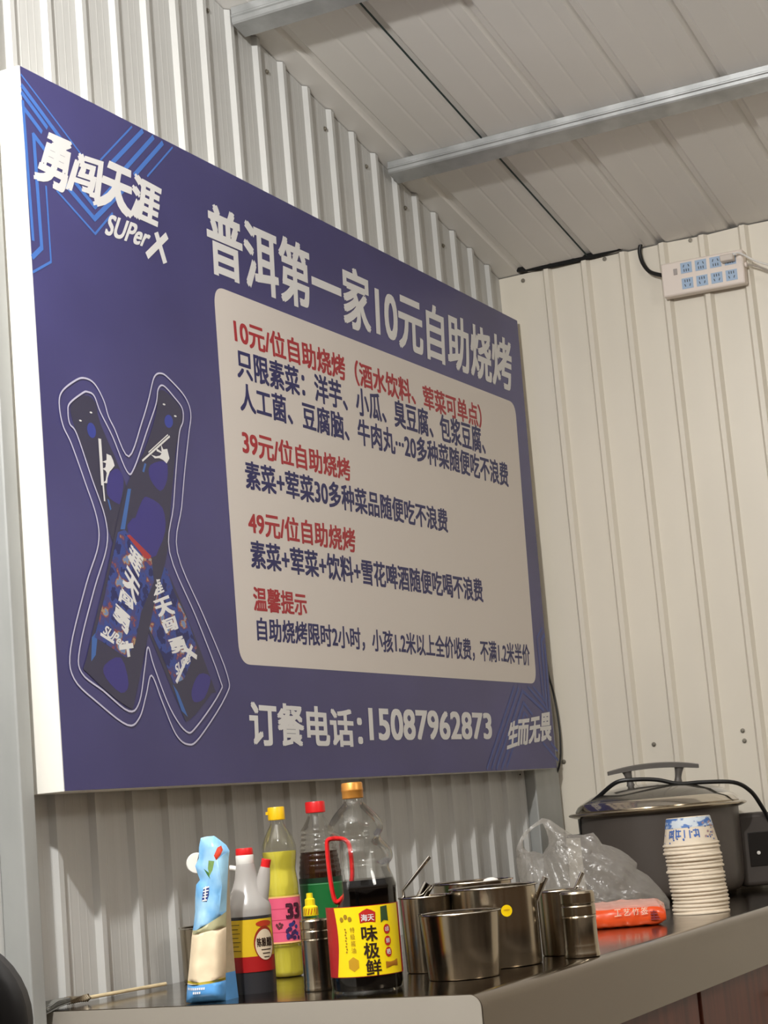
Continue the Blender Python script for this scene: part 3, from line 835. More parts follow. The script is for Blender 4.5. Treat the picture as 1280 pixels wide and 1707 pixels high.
# --- yellow drink bottle
C, k = spot((479, 1630), 27)
yb = thing('yellow_drink_bottle', 'clear bottle of yellow drink with pink grape label and yellow flip cap', 'bottle', C, FACE)
BP = up([(22, 0), (26, 3), (27.5, 10), (27.5, 52), (28.5, 54), (28.5, 128), (28, 134), (28.5, 146), (28, 155), (26, 172), (26, 178), (28, 192), (29, 203), (28.5, 214), (25, 226), (18, 240), (12.5, 250), (11, 256), (11, 262)], k)
def flute(r, z, a):
    h = z / k
    return r * (1 + 0.012 * math.sin(12 * a) * max(0, min(1, (h - 200) / 10)) * max(0, min(1, (250 - h) / 12)))
obj('clear_body', MB().lathe(smooth_prof(BP, 3), 72, rfun=flute), CLEAR, yb, angle=60)
obj('yellow_drink', MB().lathe(liquid(BP, 206 * k, 1.0 * k), 48), mat('yellow_drink', (232, 220, 84), 0.15), yb, angle=60)
mb = MB().lathe(up([(13.6, 258), (14.4, 259), (14.4, 278), (13.4, 280), (0.1, 280)], k), 36); mb.box((-17.5 * k, -4 * k, 268 * k), (-13 * k, 4 * k, 273 * k)); obj('flip_cap', mb, YELLOW, yb)
rf = 29.2 * k
mb = MB(); cyl_patch(mb, rf, A(-178), A(178), 56 * k, 132 * k, 48)
pl = obj('pink_label', mb, mat('label_pink', (232, 96, 128), 0.4), yb)
mb = MB()
for z in (57, 131): cyl_patch(mb, rf + .0003, A(-178), A(178), (z - 1.3) * k, (z + 1.3) * k, 48)
obj('label_border', mb, mat('label_peach', (246, 190, 130), 0.4), pl)
mb = MB()
for z in (74, 94, 112): cyl_patch(mb, rf + .0003, A(-178), A(178), (z - .5) * k, (z + .5) * k, 48)
obj('label_fold_lines', mb, mat('label_deep_pink', (198, 64, 98), 0.4), pl)
mb = MB()
for i in range(24):
    a = 30 + random.uniform(-20, 22); z = 78 + random.uniform(-16, 12)
    cyl_disc(mb, rf + .0005 + .00002 * i, A(a), z * k, A(5.5), 3.4 * k, 12, i % 2)
for i in range(6): cyl_disc(mb, rf + .0005 + .00002 * i, A(-4 - 3.5 * i), (84 + random.uniform(-4, 4)) * k, A(4.5), 2.6 * k, 12, 2)
obj('grape_print', mb, [mat('grape_purple', (66, 34, 78), 0.4), mat('grape_blue', (54, 56, 120), 0.4), mat('grape_brown', (104, 48, 56), 0.4)], pl)
tx = MB(); cyl_text(tx, '33', rf + .0008, A(14), A(62), 96 * k, 119 * k, .06); obj('dark_lettering', tx, mat('label_plum_ink', (70, 24, 44), 0.4), pl)

# --- red-capped drink bottle behind
C, k = spot((545, 1618), 33)
rbt = thing('red_capped_bottle', 'clear ridged bottle of brown drink with green label and red cap', 'bottle', C, FACE)
BP = [(28, 0), (33, 3), (35, 10), (35, 90), (35.5, 150), (36, 158)]
for i in range(9): BP += [(36 - 1.0 * i, 161 + 8.5 * i), (34.6 - 1.15 * i, 165.5 + 8.5 * i)]
BP += [(22, 238), (15, 250), (13.2, 256), (13, 266)]
BP = up(BP, k)
obj('clear_body', MB().lathe(smooth_prof(BP, 3), 48), CLEAR, rbt, angle=60)
obj('brown_drink', MB().lathe(liquid(BP, 194 * k, 0.9 * k), 48), mat('brown_drink', (58, 30, 20), 0.15), rbt, angle=60)
obj('cap', MB().lathe(up([(15.5, 258), (16.6, 259), (16.6, 274), (15.6, 277), (0.1, 277)], k), 36, rfun=lambda r, z, a: r * (1 + .012 * math.cos(36 * a))), RED, rbt, label='red screw cap')
mb = MB(); cyl_patch(mb, 36.4 * k, A(-178), A(178), 40 * k, 148 * k, 48); gl_ = obj('green_label', mb, mat('label_forest_green', (20, 104, 48), 0.4), rbt)
mb = MB(); cyl_patch(mb, 36.7 * k, A(-178), A(178), 143 * k, 151 * k, 48); obj('dark_label_edge', mb, mat('label_dark_green', (14, 48, 30), 0.4), gl_)
mb = MB()
for i in range(44): cyl_disc(mb, 36.9 * k, A(-88 + 4 * i), 141 * k, A(.9), .9 * k, 6)
obj('label_dots', mb, mat('label_mint', (150, 214, 170), 0.4), gl_)


# --- steel shakers
def shaker(p, r, h, label):
    C, k = spot(p, r * .95); o = thing('seasoning_shaker', label, 'shaker', C, FACE, 'steel seasoning shakers')
    s = r / 23.5 * k; t = h * k
    obj('canister', MB().lathe([(r * .93 * k, 0), (r * k, .8 * s), (r * 1.01 * k, 3 * s), (r * k, 6 * s), (r * .97 * k, 8 * s), (r * .985 * k, 14 * s), (r * .97 * k, 16 * s), (r * .96 * k, 18 * s), (r * .96 * k, t - 36 * s), (r * .99 * k, t - 34 * s), (r * .96 * k, t - 32 * s)], 48), STEEL, o, angle=25)
    l_ = obj('screw_lid', MB().lathe([(r * .965 * k, t - 31.5 * s), (r * .99 * k, t - 31 * s), (r * .985 * k, t - 20 * s), (r * .95 * k, t - 18.5 * s), (r * .96 * k, t - 16 * s), (r * .99 * k, t - 15 * s), (r * .99 * k, t - 3 * s), (r * .93 * k, t - .5 * s), (r * .85 * k, t), (.0001, t)], 48), STEEL, o, angle=25)
    m_ = MB()
    for i in range(7):
        a = 2 * PI * i / 6; rr = 0 if i == 6 else r * .45 * k; m_.lathe([(1.5 * s, t + .0002), (0.0001, t + .0004)], 10, (rr * math.cos(a), rr * math.sin(a), 0), cap=False)
    obj('shaker_holes', m_, DARKM, l_)
    return o


shaker((530, 1653), 23.5, 117, 'stainless steel shaker in front of the yellow tipped bottle')
shaker((974, 1597), 29.5, 108, 'stainless steel shaker beside the orange packet')
# --- little squeeze bottle behind the first shaker
C, k = spot((526, 1640), 20)
sq_ = thing('squeeze_bottle', 'small bottle with yellow stepped nozzle behind the steel shaker', 'bottle', C, FACE)
obj('clear_body', MB().lathe(smooth_prof(up([(17, 0), (20, 3), (20, 80), (18, 95), (13, 106), (12.5, 112)], k), 3), 36), CLEAR, sq_, angle=60)
obj('amber_sauce', MB().lathe(liquid(up([(17, 0), (20, 3), (20, 80), (18, 95), (13, 106)], k), 100 * k, k), 36), mat('amber_sauce', (206, 140, 30), 0.2), sq_)
obj('nozzle', MB().lathe(up([(12.5, 110), (12.8, 111), (12.2, 124), (8.5, 127), (8.2, 137), (5.5, 139), (5.2, 147), (0.1, 147.5)], k), 30, rfun=lambda r, z, a: r * (1 + .03 * math.cos(18 * a))), mat('lemon_plastic', (240, 216, 24), 0.35), sq_, angle=30)
mb = MB()
for i in range(7): cyl_poly(mb, 12.9 * k, [(A(-66 + 22 * i), 112 * k), (A(-58 + 22 * i), 112 * k), (A(-46 + 22 * i), 122 * k), (A(-54 + 22 * i), 122 * k)])
obj('orange_marks', mb, mat('label_rust', (196, 96, 26), 0.4), sq_)

# --- stand-up pouch
C = onz((346, 1669), TT); k = depth(C) / F_PX
po = thing('refill_pouch', 'blue and cream stand-up pouch with a red tulip, in front of the vinegar jug', 'pouch', C, FACE)
TILT = 0.088
def loc2(p):                  # picture point -> local (right, height) on the pouch's upright face
    x = (p[0] - 346) * k; h = (1669 - p[1]) * k; return (x + TILT * h - 0.0, h * 1.005 + 0.0)
H_ = lambda *p: [loc2(q) for q in sc(p, 170 / 936, 300, 1380)]
OUT = H_((165, 120), (215, 112), (290, 112), (340, 150), (405, 205), (436, 260), (430, 330), (425, 480), (420, 640), (418, 800), (420, 1000), (422, 1200), (424, 1400), (428, 1500), (430, 1595), (330, 1603), (200, 1600), (110, 1590), (65, 1575), (70, 1470), (76, 1380), (90, 1200), (102, 1000), (118, 900), (128, 780), (126, 640), (132, 540), (165, 500), (135, 420), (118, 370), (150, 300), (150, 200))
RG = [H_((60, 1420), (200, 1425), (300, 1420), (434, 1410), (440, 1610), (50, 1610)),            # blue foot
      H_((70, 1388), (200, 1402), (300, 1398), (434, 1385), (434, 1408), (300, 1420), (200, 1425), (70, 1410)),   # gold line
      H_((100, 90), (450, 90), (440, 790), (380, 830), (270, 890), (150, 945), (110, 945), (110, 300)),                      # blue top
      H_((150, 945), (270, 890), (380, 830), (425, 795), (424, 940), (300, 955), (110, 985), (110, 945)),                  # grey-green sweep
      H_((300, 290), (330, 220), (362, 205), (378, 245), (360, 290), (322, 335)),                                       # tulip
      H_((205, 400), (255, 440), (270, 500), (235, 450)), H_((250, 330), (305, 340), (290, 420), (262, 470), (245, 400)),   # leaves
      H_((195, 690), (205, 600), (215, 570), (262, 560), (262, 640), (245, 700)),                                        # emblem
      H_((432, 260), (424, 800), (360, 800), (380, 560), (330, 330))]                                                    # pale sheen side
RGo = [RG[i] for i in (2, 8, 3, 0, 1, 4, 5, 6, 7)]
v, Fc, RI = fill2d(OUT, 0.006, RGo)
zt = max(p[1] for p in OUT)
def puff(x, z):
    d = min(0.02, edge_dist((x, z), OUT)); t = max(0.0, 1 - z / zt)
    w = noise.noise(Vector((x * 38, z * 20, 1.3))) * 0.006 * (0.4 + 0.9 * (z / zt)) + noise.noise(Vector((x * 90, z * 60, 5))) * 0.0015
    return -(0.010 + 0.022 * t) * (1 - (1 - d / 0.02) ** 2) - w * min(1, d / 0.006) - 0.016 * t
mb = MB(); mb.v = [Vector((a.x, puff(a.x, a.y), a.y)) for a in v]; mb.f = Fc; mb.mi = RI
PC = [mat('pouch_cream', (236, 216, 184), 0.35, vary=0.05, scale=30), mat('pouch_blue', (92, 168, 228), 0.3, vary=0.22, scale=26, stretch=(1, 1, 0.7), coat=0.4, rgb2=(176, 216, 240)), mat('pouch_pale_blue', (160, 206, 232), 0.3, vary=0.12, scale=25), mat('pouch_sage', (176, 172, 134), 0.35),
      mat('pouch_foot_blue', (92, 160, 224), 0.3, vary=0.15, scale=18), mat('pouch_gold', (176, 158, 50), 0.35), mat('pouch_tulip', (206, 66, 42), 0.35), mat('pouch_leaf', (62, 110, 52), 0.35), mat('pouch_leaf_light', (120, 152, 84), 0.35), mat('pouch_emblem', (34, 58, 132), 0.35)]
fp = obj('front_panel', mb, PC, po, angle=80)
tx = MB()
for bar in (((208, 572), (262, 560), (262, 572), (208, 584)), ((206, 600), (258, 592), (258, 602), (206, 610)), ((210, 625), (252, 618), (252, 628), (210, 635)), ((203, 650), (248, 645), (248, 655), (203, 660)), ((200, 680), (246, 676), (246, 688), (200, 692)), ((225, 560), (236, 560), (232, 690), (221, 690))):
    q = H_(*bar); tx.add([(a, puff(a, b_) - .0012 - .00003 * len(tx.f), b_) for a, b_ in q], [(0, 1, 2, 3)])
for i in range(9):
    for j in range(2):
        q = H_((85 + 19 * i, 1448 + 34 * j), (98 + 19 * i, 1446 + 34 * j), (98 + 19 * i, 1466 + 34 * j), (85 + 19 * i, 1468 + 34 * j))
        if j == 0 or 2 < i < 7: tx.add([(a, puff(a, b_) - .001, b_) for a, b_ in q], [(0, 1, 2, 3)])
obj('white_lettering', tx, INKWHITE, fp, smooth=False)
# side gusset and back
mb = MB()
rows = []
for i in range(13):
    z = zt * 0.98 * i / 12; t = 1 - i / 12
    xs_ = [p for p in OUT]
    xr = max([a + (b2 - a) * (z - z0) / (z1 - z0) for (a, z0), (b2, z1) in zip(OUT, OUT[1:] + OUT[:1]) if (z0 - z) * (z1 - z) <= 0 and abs(z1 - z0) > 1e-9] or [0])
    xl = min([a + (b2 - a) * (z - z0) / (z1 - z0) for (a, z0), (b2, z1) in zip(OUT, OUT[1:] + OUT[:1]) if (z0 - z) * (z1 - z) <= 0 and abs(z1 - z0) > 1e-9] or [0])
    yf = -0.016 * max(0, 1 - z / zt)
    rows.append([(xl, yf, z), (xl + 0.010 * t, yf + 0.045 * t, z), ((xl + xr) / 2, yf + 0.010 + 0.05 * t, z), (xr + 0.018 * t ** 1.6, yf + 0.04 * t, z), (xr, yf, z)])
for r0, r1 in zip(rows[:-1], rows[1:]):
    for j in range(4): mb.add([r0[j], r0[j + 1], r1[j + 1], r1[j]], [(0, 1, 2, 3)], 1 if r0[0][2] < zt * .11 else 0)
obj('side_gusset', mb, [mat('pouch_grey_cream', (196, 180, 150), 0.4, vary=0.1, scale=60), PC[4]], po, angle=80)
mb = MB().lathe([(0.0075, -0.006), (0.0165, -0.005), (0.018, -0.002), (0.018, 0.004), (0.0165, 0.006), (0.0001, 0.006)], 30)
q = loc2((323, 1443)); rot = Matrix.Rotation(PI / 2, 4, 'X'); mb.v = [rot @ p_ + Vector((q[0], 0.010, q[1])) for p_ in mb.v]
obj('spout_cap', mb, WHITEP, po, label='white round spout cap')
mb = MB().tube([(q[0] + .004, 0.006, q[1] - .012), (q[0] + .024, 0.006, q[1] - .020)], 0.007, 10); obj('spout', mb, WHITEP, po)


# ================================================================== POTS AND SPOONS
def pot(p, rb, rt, h, label, name='steel_pot', lip=1.05, m_=STEEL, xy=None):
    C, k = spot(p, rb * .95)
    o = thing(name, label, 'pot', C, FACE, 'open stainless steel sauce pots')
    w = 1.2 * k
    out = [(rb * .93 * k, 0), (rb * .985 * k, 1.2 * k), (rb * k, 4 * k), (rb + (rt - rb) * .5, h * .5) if False else ((rb + (rt - rb) * .5) * k, h * .5 * k), (rt * k, (h - 3) * k)]
    obj('bowl_body', MB().lathe(out + [((rt - 1.2) * k, (h - 3) * k), ((rb - 1.2) * k, 4 * k), ((rb * .9) * k, 2 * k), (.0001, 2 * k)], 64), m_, o, angle=30)
    rim = [(rt * .985 * k, (h - 3.2) * k), (rt * lip * k, (h - 2.4) * k), ((rt * lip + .7) * k, (h - 1.2) * k), (rt * lip * k, h * k), (rt * k, (h - .3) * k), (rt * .965 * k, (h - 1.5) * k)]
    obj('rolled_rim', MB().lathe(rim, 64, cap=False), STEELB, o, angle=50)
    return o, C, k


P1 = pot((777, 1634), 60, 67, 108, 'shiny steel pot in front, beside the soy sauce bottle')
P2 = pot((837, 1615), 71, 71, 131, 'tall steel pot with a round yellow sticker')
P3 = pot((720, 1622), 41, 44, 124, 'narrow dark steel pot right behind the soy sauce label, two spoons in it')
P4 = pot((799, 1592), 60, 66, 118, 'wide steel pot at the back holding a white ladle')
P5 = pot((944, 1593), 36, 37, 106, 'small steel pot behind the right shaker with one spoon')
P6 = pot((345, 1640), 42, 44, 92, 'plain steel pot hidden mostly behind the blue pouch', m_=STEEL)
mb = MB(); cyl_disc(mb, 71.6 * P2[2], A(13), 92 * P2[2], A(7.6), 9.5 * P2[2], 24)
stk = obj('yellow_sticker', mb, mat('sticker_yellow', (244, 206, 0), 0.4), P2[0], label='round yellow sticker')
mb = MB(); cyl_disc(mb, 71.9 * P2[2], A(13), 93 * P2[2], A(4.5), 1.6 * P2[2], 12); obj('sticker_mark', mb, mat('sticker_ochre', (206, 158, 10), 0.4), stk)


def spoon(pix, C, label, name='steel_spoon', w=0.006, m_=STEELB, bowl=0.02, dy=0.0, t=0.0016):
    """a spoon standing in a pot: handle seen along pix (top first), bowl near the pot's bottom"""
    top = None; pts = []
    pl_d = depth(C + Vector((0, 0, .1))) + dy
    for q in pix:
        r = ray(q); pts.append(CAM + r * (pl_d / r.dot(AZ)))
    d = (pts[-1] - pts[0]).normalized()
    end = pts[-1]
    tgt = Vector((C.x, C.y, C.z + 0.026)) + (end - Vector((C.x, C.y, end.z))) * 0.15
    o = thing(name, label, 'spoon', tgt, 0, 'spoons standing in the pots')
    dn = end + d * 0.03; dn.z = max(dn.z, tgt.z + .03); dn += (Vector((C.x, C.y, dn.z)) - dn) * .35
    mb = MB().tube([pts[0]] + [pts[0] * (1 - j / 4) + end * (j / 4) for j in range(1, 5)] + [dn, tgt], lambda u: w * (1 - .25 * u), 12, flat=t / w)
    obj('handle', mb, m_, o, world=True)
    m2 = MB(); prof = [(0.0001, -0.008), (bowl * .5, -0.0065), (bowl * .85, -0.003), (bowl, 0.002), (bowl * .96, 0.002), (bowl * .8, -0.002), (bowl * .45, -0.005), (0.0001, -0.0065)]
    m2.lathe(prof, 24, (0, 0, 0)); m2.v = [Vector((v_.x * 1.25, v_.y * .85, v_.z)) for v_ in m2.v]
    obj('bowl', m2, m_, o)
    return o


spoon([(716, 1428), (694, 1456), (672, 1484)], P3[1], 'thin long steel spoon leaning up left out of the narrow pot', w=0.0035)
spoon([(712, 1472), (699, 1495)], P3[1], 'broad steel spoon handle nearest the soy sauce bottle', w=0.0075, dy=-0.01)
spoon([(719, 1475), (708, 1496)], P3[1], 'broad steel spoon handle just right of its twin in the narrow pot', w=0.0055, dy=0.012)
spoon([(909, 1462), (899, 1482), (894, 1500)], P2[1] + RGT * 0.045 + FWD * 0.03, 'steel spoon in the tall pot with the yellow sticker', w=0.0055)
spoon([(971, 1454), (962, 1472), (955, 1490)], P5[1], 'thin steel spoon in the small pot behind the right shaker', w=0.0042)
# white ladle lying bowl-up over the rear pot
kk = P4[2]; c4 = P4[1]
q = ray((818, 1470)); Q = CAM + q * ((depth(c4)) / q.dot(AZ))
la = thing('white_ladle', 'white plastic ladle resting in the rear steel pot', 'ladle', Q, FACE)
mb = MB().lathe([(0.0185, -0.008), (0.018, 0.0), (0.013, 0.006), (0.006, 0.0085), (0.0001, 0.009), ], 28, cap=False); mb.lathe([(0.0175, -0.008), (0.017, 0.0), (0.012, 0.005), (0.0001, 0.008)], 28, cap=False); obj('scoop', mb, WHITEP, la)
mb = MB().tube([(0.0, 0.006, -0.002), (-0.004, 0.016, -0.03), (-0.008, 0.022, -0.098)], 0.0035, 10, smooth=4); obj('handle', mb, WHITEP, la)

# ================================================================== BAG AND PACKET
PB = onz((1060, 1545), TT)
pk = thing('skewer_packet', 'shiny orange plastic packet of bamboo skewers lying by the clear bag', 'packet', PB + FWD * 0.0, FACE - 0.10)
k = depth(PB) / F_PX
mb = MB(); L0, L1, Dp, Hh = -0.16, 0.068, 0.090, 0.064
nu, nv = 40, 18
for i in range(nu + 1):
    u = L0 + (L1 - L0) * i / nu; e = min(1.0, min(i, nu - i) / 4.0); e = math.sqrt(max(0.25, 1 - (1 - e) ** 2))
    for j in range(nv):
        a = 2 * PI * j / nv; ca, sa = math.cos(a), math.sin(a); pw = lambda t_: math.copysign(abs(t_) ** 0.36, t_)
        wr = 0.0030 * noise.noise(Vector((u * 60, ca * 2.5, sa * 2.5))) + .001 * noise.noise(Vector((u * 160, ca * 5, sa * 5)))
        mb.v.append(Vector((u, Dp / 2 - 0.004 + pw(ca) * (Dp / 2 + wr) * (0.75 + .25 * e), max(0.0005, (Hh / 2 + pw(sa) * (Hh / 2 + wr) * e) * (0.76 + .22 * ca)))))
for i in range(nu):
    for j in range(nv): mb.f.append((i * nv + j, i * nv + (j + 1) % nv, (i + 1) * nv + (j + 1) % nv, (i + 1) * nv + j))
mb.f += [tuple(range(nv)), tuple(nu * nv + j for j in range(nv))]; mb.mi = [0] * len(mb.f)
for n_, fc in enumerate(mb.f):
    if len(fc) == 4:
        c_ = sum((mb.v[i] for i in fc), Vector()) / 4
        if c_.z > Hh * .62 and c_.y > .004: mb.mi[n_] = 1
wr_ = obj('wrapper', mb, [mat('orange_film', (234, 84, 34), 0.25, coat=0.6, bump=0.1, scale=60), mat('pink_film', (214, 150, 136), 0.2, coat=0.6, vary=0.14, scale=30, stretch=(1, 8, 1))], pk, angle=70)
tx = MB()
for i, ch in enumerate('工艺竹签'): quad_text(tx, ch, [(-0.044 + .0195 * i, -.0095, .041), (-.029 + .0195 * i, -.0095, .0415), (-.029 + .0195 * i, -.0095, .0265), (-.044 + .0195 * i, -.0095, .0255)], 0.01)
obj('white_lettering', tx, mat('packet_ink', (246, 214, 190), 0.4), wr_, smooth=False)
mb = MB()
for z in (.013, .018, .024, .029): mb.box((.034, -.0090, z), (.054 - (z - .013) * .4, -.0060, z + .0018))
mb.box((.041, -.0090, .013), (.0425, -.006, .034))
obj('plum_marks', mb, mat('packet_plum', (150, 66, 76), 0.4), wr_, smooth=False)

BC = onz((1000, 1530), TT)
kb = depth(BC) / F_PX
def locb(p):
    x = (p[0] - 1000) * kb; h = (1530 - p[1]) * kb; return (x + 0.09 * h, max(0.001, h))
J_ = lambda *p: [locb(q) for q in sc(p, 270 / 1280, 860, 1350)]
OB = J_((55, 190), (90, 140), (150, 95), (235, 42), (300, 62), (400, 140), (480, 195), (570, 205), (650, 193), (690, 240), (720, 290), (800, 315), (870, 350), (930, 395), (1005, 468), (1000, 510), (1090, 570), (1170, 660), (1230, 735), (1262, 785), (1262, 850), (900, 852), (500, 852), (150, 850), (110, 700), (60, 570), (35, 450), (18, 350), (28, 245))
HB = J_((72, 215), (110, 160), (170, 110), (238, 85), (270, 150), (286, 215), (285, 262), (255, 300), (240, 330), (180, 306), (115, 298), (80, 260))
v, Fc, _ = fill2d(OB, 0.0075, (), (HB,))
zb = max(p[1] for p in OB)
mb = MB(); nV = len(v)
def crink(x, z, s):
    # long folds fan out from the handle
    hx_, hz = OB[3]; ang = math.atan2(hz - z, x - hx_ + 0.02); rr = math.hypot(x - hx_, hz - z)
    f = abs(noise.noise(Vector((ang * 5.5, s * 3.1, rr * 3)))) * 0.030 * min(1, rr / .06)
    f += noise.noise(Vector((x * 24, z * 24, s * 9))) * 0.008 + abs(noise.noise(Vector((x * 60, z * 60, s * 7)))) * 0.004
    return f
lim = lambda d_: 1 - (1 - min(1, d_ / 0.05)) ** 2
pts_f = []; pts_b = []
for a in v:
    d_ = min(edge_dist((a.x, a.y), OB), edge_dist((a.x, a.y), HB)); t_ = max(0, 1 - a.y / zb)
    pts_f.append(Vector((a.x, 0.10 - (0.012 + .050 * t_) * lim(d_) - crink(a.x, a.y, 0) * min(1, d_ / .012), a.y)))
    pts_b.append(Vector((a.x, 0.10 + (0.012 + .06 * t_) * lim(d_) + crink(a.x, a.y, 1) * min(1, d_ / .012) + .0004, a.y)))
mb.add(pts_f, Fc); mb.add(pts_b, [tuple(reversed(f_)) for f_ in Fc])
BAGM = mat_clear('thin_bag_film', (0.97, 0.97, 0.96), 0.06, 0.20, milk=0.30, milk_rgb=(236, 231, 224), bump=0.8, bscale=48)
rot = Matrix.Rotation(FACE, 4, 'Z'); mb.v = [rot @ v_ + BC for v_ in mb.v]
tag(obj('plastic_bag', mb, BAGM, angle=180, loc=BC), 'crumpled clear plastic carrier bag with loop handle standing behind the orange packet', 'bag')

# ================================================================== PAPER BOWLS
CB, k = spot((1177, 1524), 46)
paper = mat('bowl_paper', (236, 222, 200), 0.6, vary=0.03, scale=30)
BLUEP = mat_patch('bowl_blue_pattern', [(0.0, (80, 122, 190)), (0.44, (80, 122, 190)), (0.52, (214, 224, 232))], 46, (1, 1, 1.5), 0.55)
ORD = ['topmost', 'second', 'third', 'fourth', 'fifth', 'sixth', 'seventh', 'eighth', 'ninth', 'tenth', 'eleventh', 'twelfth', 'thirteenth', 'fourteenth', 'fifteenth', 'sixteenth', 'seventeenth', 'eighteenth', 'lowest']
NB = 19; pitch = 112.0 / (NB - 1) * k
def bowl_parts(o):
    rim, rb2, h = 47.5 * k, 36.5 * k, 47 * k
    wal = [(rim * .965, 0.004 * 0), (rim * .955, 3 * k), (rb2, h - .6 * k), (rb2 * .97, h)]
    ins = [(rb2 * .95, h - 3 * k), (rim * .93, 3 * k), (rim * .945, 0)]
    a = MB().lathe([(r, z) for r, z in wal] + [(rb2 * .93, h), (rb2 * .92, h - 3 * k), (.0001, h - 3 * k)], 48)
    w_ = obj('paper_wall', a, [paper], o, angle=30)
    rm = obj('rolled_rim', MB().lathe([(rim * .95, .1 * k), (rim * .985, 0), (rim, 1.3 * k), (rim * .995, 3.0 * k), (rim * .965, 3.8 * k), (rim * .945, 3 * k)], 48, cap=False), paper, o, angle=60)
    return w_, rm
proto = None
for i in range(NB - 1, -1, -1):
    lev = NB - 1 - i; wob = Vector((random.uniform(-.0022, .0022), random.uniform(-.0022, .0022), 0))
    loc = CB + Vector((0, 0, lev * pitch)) - RGT * (0.0085 * (lev / NB) ** 1.2) + wob
    lbl = 'upside-down patterned paper bowl, topmost of the stack by the rice cooker' if i == 0 else ('upside-down paper bowl, lowest of the stack, resting on the counter' if i == NB - 1 else 'upside-down paper bowl, %s from the top of the stack' % ORD[i])
    o = thing('paper_bowl', lbl, 'bowl', loc, FACE, 'upside-down paper bowls in one stack')
    o.rotation_euler = (random.uniform(-.010, .010), random.uniform(-.010, .010), FACE + random.uniform(-1, 1) * (i > 0))
    if proto is None: proto = bowl_parts(o)
    else:
        for ch in proto:
            c = ch.copy(); COL.objects.link(c); c.parent = o
    if i == 0:
        rr = lambda z: 36.5 * k + (47.5 * .955 - 36.5) * k * (1 - (z - 3 * k) / (43.4 * k)) + .0006
        mb = MB(); cyl_patch(mb, rr, A(-178), A(178), 30 * k, 46 * k, 60, 0, 4); pb = obj('blue_pattern', mb, BLUEP, o)
        tx = MB()
        for g in range(4):                      # three or four blurred brush characters
            a_ = -60 + 20 * g
            for (da, dz, w_, h_) in ((0, 0, 3, 13), (6, 1, 3, 12), (12, -1, 3, 13), (6, 5, 13, 2.2), (6, -3, 12, 2.2)):
                if (g + int(da)) % 5 == 3: continue
                cyl_patch(tx, lambda z: rr(z) + .0004 + .00002 * (len(tx.f) % 7), A(a_ + da - w_ / 2), A(a_ + da + w_ / 2), (20 + dz - h_ / 2) * k, (20 + dz + h_ / 2) * k, 4)
        for q in range(26):
            a_ = A(random.uniform(-85, 85)); z_ = random.uniform(6, 31) * k; cyl_disc(tx, rr(z_) + .0003, a_, z_, A(2.2), 1.5 * k, 8)
        obj('blue_marks', tx, mat('bowl_blue_ink', (72, 112, 186), 0.5), o)
        tx = MB()
        for q in range(9):
            a_ = A(random.uniform(22, 60)); z_ = random.uniform(10, 38) * k; cyl_disc(tx, rr(z_) + .0004, a_, z_, A(3.4), 2.2 * k, 8)
        obj('rose_marks', tx, mat('bowl_rose_ink', (190, 158, 160), 0.5), o)

# ================================================================== RICE COOKER
Rk = 134
C, k = spot((1128, 1503), Rk * .92)
C.x = min(C.x, XB - 0.02 - Rk * k); C.z = TT + 0.0006
rc = thing('rice_cooker', 'large dark grey rice cooker with glass lid and arched handle by back wall', 'rice cooker', C, FACE)
GREYB = mat('dark_grey_enamel', (80, 73, 68), 0.42, coat=0.15)
obj('body', MB().lathe(smooth_prof(up([(92, 4), (112, 5), (124, 10), (130, 22), (132, 40), (133, 90), (134, 142)], k), 3), 72), GREYB, rc, angle=50)
for sx in (-1, 1):
    for sy in (-1, 1): obj('foot', MB().lathe(up([(9, 0), (10, 1), (10, 6)], k), 16, (sx * 70 * k, sy * 70 * k, 0)), BLACKP, rc)
obj('steel_rim', MB().lathe(up([(132, 141), (140, 143), (148, 146), (149, 148), (146, 150), (138, 151), (128, 152)], k), 72, cap=False), STEEL, rc, angle=40)
lid = obj('lid', MB().lathe(up([(136, 150), (137, 153), (133, 160), (127, 165), (124, 166)], k), 72, cap=False), STEELB, rc, angle=40)
obj('lid_glass', MB().lathe(up([(126, 165), (112, 174), (90, 182), (60, 188), (30, 191), (.1, 192)], k), 72, cap=False), mat('smoked_glass', (92, 88, 80), 0.12, 0.3, coat=0.8), lid)
hm = mat('handle_grey', (98, 94, 90), 0.4)
mb = MB()
for s_ in (-1, 1): mb.tube([(s_ * 40 * k, 0, 188 * k), (s_ * 41 * k, 0, 198 * k), (s_ * 44 * k, 0, 214 * k)], lambda t: (8.5 - 3 * math.sin(PI * t)) * k, 14, smooth=4)
n_ = 24; sec = []
for i in range(n_ + 1):
    u = -76 + 152 * i / n_; zc = 220 - 7 * (u / 76) ** 2; th = 4.6 - 1.2 * abs(u / 76) ** 3 + (2.5 if abs(u) < 50 else 0) * 0; wd = 10
    for (y, z) in ((-wd, -th), (wd, -th), (wd, th * .6), (wd * .6, th), (-wd * .6, th), (-wd, th * .6)): mb.v.append(Vector((u * k, y * k, (zc + z) * k)))
b0 = len(mb.v) - 6 * (n_ + 1)
for i in range(n_):
    for j in range(6): mb.f.append((b0 + i * 6 + j, b0 + i * 6 + (j + 1) % 6, b0 + (i + 1) * 6 + (j + 1) % 6, b0 + (i + 1) * 6 + j)); mb.mi.append(0)
mb.f += [tuple(b0 + j for j in range(6)), tuple(b0 + n_ * 6 + j for j in range(6))]; mb.mi += [0, 0]
obj('lid_handle', mb, hm, lid, angle=40)
mb = MB().box((126 * k, -20 * k, 8 * k), (186 * k, 60 * k, 128 * k)); cpn = obj('control_housing', mb, mat('charcoal_plastic', (70, 64, 60), 0.5), rc, bevel=0.012)
